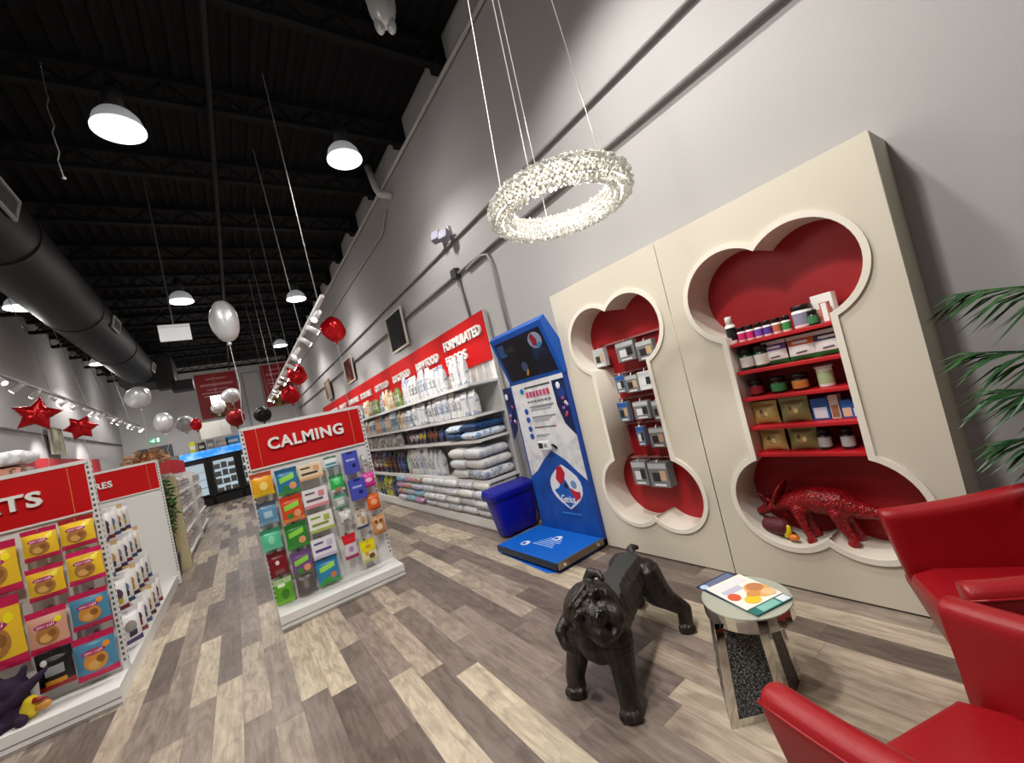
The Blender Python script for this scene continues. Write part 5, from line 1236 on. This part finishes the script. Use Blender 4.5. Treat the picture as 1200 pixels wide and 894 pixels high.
# ------------------------------------------------------------------ mirrored side table
tb = thing('side_table', 'mirrored side table with crushed crystal panels and round faceted top', 'table', (1.72, 1.17, 0))
SPARK = mat('6d6d6c', .25, .6, bump=('voronoi', 160, 1.0), var=('1c1c1c', 150, .42, .56))
zt = .385; cc_ = V((1.725, 1.14, 0))
PB = [V((1.466, 1.135, 0)), V((1.688, .985, 0)), V((1.90, 1.02, 0)), V((1.96, 1.22, 0)), V((1.75, 1.355, 0))]
PT = [cc_+(p-cc_)*.78 for p in PB]
NP = len(PB)
for k in range(NP):
    k2 = (k+1) % NP; i_ = .965
    q = [cc_+(PB[k]-cc_)*i_, cc_+(PB[k2]-cc_)*i_, cc_+(PB[k2]-cc_)*.9, cc_+(PB[k]-cc_)*.9]; r_ = [cc_+(PT[k]-cc_)*i_, cc_+(PT[k2]-cc_)*i_, cc_+(PT[k2]-cc_)*.9, cc_+(PT[k]-cc_)*.9]
    b = MB(); b.hexa([p+V((0, 0, .02)) for p in q], [p+V((0, 0, zt)) for p in r_]); b.build('crystal_panel', SPARK, tb)
    d1 = (PB[k2]-PB[k]).normalized(); d0 = (PB[k-1]-PB[k]).normalized(); e = .04
    def col_(p, sc): return [p, p+d1*e*sc, p+d1*e*sc*.9+(cc_-p).normalized()*.03, p+d0*e*sc*.9+(cc_-p).normalized()*.03, p+d0*e*sc]
    lo, hi = col_(PB[k], 1), [p+V((0, 0, zt)) for p in col_(PT[k], .85)]
    b = MB(); b.loft([lo, hi]); b.build('mirror_leg', MIRROR, tb)
    a0, a1 = PB[k]+d1*e, PB[k2]-d1*e; inn = (cc_-(a0+a1)/2).normalized()*.02
    b = MB(); b.hexa([a0, a1, a1+inn, a0+inn], [p+V((0, 0, .032)) for p in (a0*.995+cc_*.005, a1*.995+cc_*.005, a1+inn, a0+inn)]); b.build('base_rail', MIRROR, tb)
TC = (1.73, 1.095); b = MB(); NF = 28; cz = (zt, zt+.055)
vs = []
for z_ in cz:
    for k in range(NF): a = 2*PI*k/NF; vs.append(V((TC[0]+.18*math.cos(a), TC[1]+.18*math.sin(a), z_)))
b.add(vs, [(k, (k+1) % NF, NF+(k+1) % NF, NF+k) for k in range(NF)]+[tuple(range(NF))[::-1]]); b.build('facet_band', MIRROR, tb)
b = MB(); b.lathe([(0, zt+.055), (.182, zt+.055), (.182, zt+.061), (0, zt+.061)], (TC[0], TC[1], 0), 40); b.build('mirror_top', mat('c9cec2', .12, .6), tb)
# leaflets on the table
def leaflet(name, c, w, l, rz, z_, m, label, marks, th=.004):
    M = Matrix.Translation((c[0], c[1], z_)) @ Matrix.Rotation(rz, 4, 'Z')
    b = MB(); b.box(-w/2, w/2, -l/2, l/2, 0, th, 0, M); o = b.build(name, m, origin=(c[0], c[1], z_)); tag(o, label, 'leaflet', 'leaflets on the mirrored table')
    for k, (x0, x1, y0, y1, mm, nm) in enumerate(marks):
        q = MB(); q.prism([((x0+x1)/2*w+(x1-x0)/2*w*math.cos(t*PI/8), (y0+y1)/2*l+(y1-y0)/2*l*math.sin(t*PI/8)) for t in range(16)] if nm == 'printed_picture' else [(x0*w, y0*l), (x1*w, y0*l), (x1*w, y1*l), (x0*w, y1*l)], lambda a, c_, d: M @ V((a, c_, d)), th, th+.0006+.0003*k)
        q.build(nm, mm, o)
ZT = zt+.0615
leaflet('leaflet', (1.765, 1.165), .21, .25, -.25, ZT, P('1c2b4a'), 'navy leaflet under the food leaflet at the wall side of table', [(-.42, .42, .3, .46, P('5a6684'), 'printed_panel'), (-.48, -.3, .3, .46, P('a9c4d8'), 'printed_picture')], .003)
leaflet('leaflet', (1.735, 1.06), .2, .22, -.3, ZT+.0032, P('1f6a66'), 'teal leaflet sticking out under the food leaflet', [(-.3, .2, -.48, -.3, P('7ab4a8'), 'printed_panel'), (.25, .48, -.48, -.3, P('d8dfe6'), 'printed_panel')], .003)
leaflet('leaflet', (1.75, 1.112), .205, .235, -.3, ZT+.0066, P('e4dfd4'), 'cream leaflet with food pictures topmost on the mirrored table',
        [(-.45, .42, .22, .44, P('d5d3d6'), 'printed_panel'), (-.4, .1, .05, .2, P('b4b2c8'), 'printed_panel'), (.0, .5, -.42, .12, P('d8a05a'), 'printed_picture'), (.1, .46, -.2, .1, P('b5764a'), 'printed_picture'), (.2, .48, -.44, -.2, P('e0b88a'), 'printed_picture'), (-.46, -.2, -.2, .05, P('c9532c'), 'printed_picture'), (-.3, .05, -.46, -.2, P('e0b82a'), 'printed_picture'), (-.1, .2, -.3, -.1, P('c98a4a'), 'printed_picture')])

# ------------------------------------------------------------------ red tub armchairs
def tub_path(n=36):
    """centre line of the U-shaped arm/back in plan: list of (pos, outward normal, t) ; front is +Y"""
    pts = []; hwid, yf, yb = .315, .29, -.06
    L1 = yf-yb; L2 = PI*hwid; T = 2*L1+L2
    for i in range(n+1):
        s = T*i/n
        if s < L1: p = V((-hwid-.01*(1-s/L1), yf-s, 0)); nn = V((-1, 0, 0))
        elif s < L1+L2:
            a = PI+(s-L1)/hwid; p = V((hwid*math.cos(a), yb+hwid*.95*math.sin(a), 0)); nn = V((math.cos(a), math.sin(a), 0))
        else: q = s-L1-L2; p = V((hwid+.01*(q/L1), yb+q, 0)); nn = V((1, 0, 0))
        pts.append((p, nn, i/n))
    return pts
def armchair(label):
    t = thing('tub_armchair', label, 'armchair', (0, 0, 0), 'red leather tub armchairs')
    b = MB(); rings = []
    for p, nn, s in tub_path():
        q = 1-abs(2*s-1)                       # 0 at arm tips, 1 at back
        top = .685+.13*min(1, q*1.25)**1.5
        th = .045
        sec = []
        prof = [(-.6, .36), (.25, .36), (.7, .5), (1.0, top-.05), (.98, top-.02), (.6, top), (0, top+.006), (-.6, top), (-.98, top-.02), (-1.0, top-.05), (-.9, .5)]
        for o_, z_ in prof:
            out = o_*th + (.05*(z_-.55)/.25 if z_ < .55 else .0) * (1 if z_ < .55 else 0)
            shrink = 1-.0
            fwd = (z_-.4)*.12 if (s < .12 or s > .88) else 0
            k = 1-min(s, 1-s)/.12 if (s < .12 or s > .88) else 0
            sec.append(p+nn*out+V((0, fwd*k, z_)))
        rings.append(sec)
    b.loft(rings); b.build('shell', REDLEATHER, t, True, .012)
    b = MB(); pp = []
    for p, nn, s in tub_path():
        q = 1-abs(2*s-1); top = .685+.13*min(1, q*1.25)**1.5; k = 1-min(s, 1-s)/.12 if (s < .12 or s > .88) else 0
        pp.append(p+nn*.043+V((0, .12*(top-.4)*k, top-.03)))
    b.tube(pp, .0045, 6); b.build('piping', REDLEATHER, t, True)
    # tapering body under the seat
    def plan(z_, sc, fr):
        o = []
        for p, nn, s in tub_path(28): o.append(V(((p.x+nn.x*.02)*sc, (p.y+nn.y*.02)*sc if p.y < .1 else p.y*fr, z_)))
        return o
    b = MB(); b.loft([plan(.05, .62, .7), plan(.14, .7, .78), plan(.26, .83, .9), plan(.37, .95, 1.0), plan(.4, .96, 1.0)]); b.build('body', REDLEATHER, t, True, .008)
    b = MB()
    def cush(z_, g):
        o = []
        for i in range(25):
            a = PI+PI*i/24; o.append(V(((.275-g)*math.cos(a), -.06+(.24-g)*math.sin(a), z_)))
        o += [V((.275-g, .2, z_)), V((.23-g, .29-g, z_)), V((-.23+g, .29-g, z_)), V((-.275+g, .2, z_))]
        return o
    b.loft([cush(.36, .0), cush(.42, -.004), cush(.445, .006), cush(.455, .03)]); b.build('seat_cushion', REDLEATHER, t, True, .004)
    for sx in (-1, 1):
        for yy in (-.12, .13):
            b = MB(); b.cyl((sx*.12, yy, 0), (sx*.12, yy, .055), .018, .022, 10); b.build('leg', BLACK, t)
    return t
ac1 = armchair('red leather tub armchair by the bone unit, its back to the palm')
ac2 = dup(ac1, label='red leather tub armchair nearest to the viewer at lower right', loc=(1.196, .215, 0), rz=math.atan2(.937, .35)-PI/2)
ac1.location = (2.15, .265, 0); ac1.rotation_euler = (0, 0, math.atan2(.866, -.5)-PI/2)

# ------------------------------------------------------------------ palm
pm = thing('potted_palm', 'green feathery palm behind the armchairs by the right wall', 'plant', (2.55, -.42, 0))
b = MB(); b.lathe([(0, 0), (.13, 0), (.16, .3), (.15, .31), (.14, .28), (0, .28)], (2.55, -.42, 0), 20); b.build('pot', P('2a2a2c'), pm, True)
LEAF = mat('2c5a2a', .4, var=('173a1c', 6, .4, .65))
def frond(pts, nleaf, ll, droop=.25):
    b = MB(); P_ = [V(p) for p in pts]
    def at_(t):
        s = t*(len(P_)-1); i = min(int(s), len(P_)-2); f = s-i
        p0, p1, p2, p3 = P_[max(i-1, 0)], P_[i], P_[i+1], P_[min(i+2, len(P_)-1)]
        return .5*((2*p1)+(p2-p0)*f+(2*p0-5*p1+4*p2-p3)*f*f+(3*p1-p0-3*p2+p3)*f**3)
    path = [at_(i/20) for i in range(21)]
    b.tube(path, [.008*(1-.8*i/20)+.001 for i in range(21)], 5)
    for k in range(nleaf):
        t = .3+.7*k/(nleaf-1); p = at_(t); d = (at_(min(1, t+.03))-at_(t-.03)).normalized()
        side = d.cross(V((0, 0, 1))).normalized(); up = side.cross(d)
        for s in (-1, 1):
            l = ll*(1-.55*abs(t-.55)/.45*.8)*random.uniform(.85, 1.1)
            q = (d*.75+side*s*random.uniform(.45, .8)+V((0, 0, random.uniform(-.25, .2)))).normalized(); w = .0125
            mid = p+q*l*.5+V((0, 0, -l*droop*.25)); tip = p+q*l+V((0, 0, -l*droop))
            wv = q.cross(V((0, 0, 1))).normalized()*w
            b.add([p-wv*.4, p+wv*.4, mid+wv+V((0, 0, -.004)), tip, mid-wv+V((0, 0, -.004)), mid+V((0, 0, .003)), p+V((0, 0, .002))], [(0, 6, 5, 4), (6, 1, 2, 5), (4, 5, 3), (5, 2, 3)])
    return b.build('frond', LEAF, pm)
b = MB(); b.tube([(2.55, -.42, .25), (2.55, -.41, .7), (2.54, -.4, 1.0)], [.03, .025, .018], 8); b.build('stem', P('5a5a34'), pm, True)
S = (2.54, -.4, .98)
frond([S, (2.52, -.2, 1.42), (2.5, .1, 1.5), (2.47, .28, 1.54)], 19, .34, .5)
frond([S, (2.5, -.2, 1.3), (2.45, .1, 1.27), (2.4, .28, 1.3)], 18, .33, .4)
frond([S, (2.5, -.2, 1.12), (2.46, .08, 1.12), (2.42, .27, 1.14)], 18, .34, .45)
frond([S, (2.45, -.2, 1.0), (2.44, .1, .96), (2.42, .28, .95)], 17, .3, .4)
frond([S, (2.6, -.5, 1.5), (2.62, -.7, 1.75), (2.6, -.95, 1.75)], 22, .26, .3)
frond([S, (2.4, -.5, 1.4), (2.2, -.7, 1.55), (2.0, -.85, 1.5)], 22, .26, .3)

# ------------------------------------------------------------------ world, camera
w = bpy.data.worlds.new('world'); bpy.context.scene.world = w; w.use_nodes = True
w.node_tree.nodes['Background'].inputs[0].default_value = (.9, .95, 1, 1); w.node_tree.nodes['Background'].inputs[1].default_value = .05
cam = bpy.data.cameras.new('camera'); co = bpy.data.objects.new('camera', cam); C.objects.link(co)
cam.sensor_width = 36; cam.sensor_fit = 'HORIZONTAL'; cam.lens = 483.4456813534866/1200*36; cam.clip_start = .05; cam.clip_end = 100
yaw, pit, rol = math.radians(34.81445673), math.radians(2.10064437), math.radians(-13.21040047)
f = V((math.sin(yaw)*math.cos(pit), math.cos(yaw)*math.cos(pit), math.sin(pit))); rt = V((math.cos(yaw), -math.sin(yaw), 0)); up = rt.cross(f)
r2 = rt*math.cos(rol)+up*math.sin(rol); u2 = -rt*math.sin(rol)+up*math.cos(rol)
Mc = Matrix((r2, u2, -f)).transposed().to_4x4(); Mc.translation = V((0, 0, 1.55)); co.matrix_world = Mc
sc = bpy.context.scene; sc.camera = co
sc.view_settings.view_transform = 'Standard'; sc.view_settings.look = 'None'; sc.view_settings.gamma = 1; sc.view_settings.exposure = .55
sc.view_settings.use_curve_mapping = False
sc.cycles.use_denoising = True; sc.cycles.max_bounces = 6; sc.cycles.diffuse_bounces = 3; sc.cycles.caustics_reflective = False; sc.cycles.caustics_refractive = False
sc.cycles.sample_clamp_indirect = 4
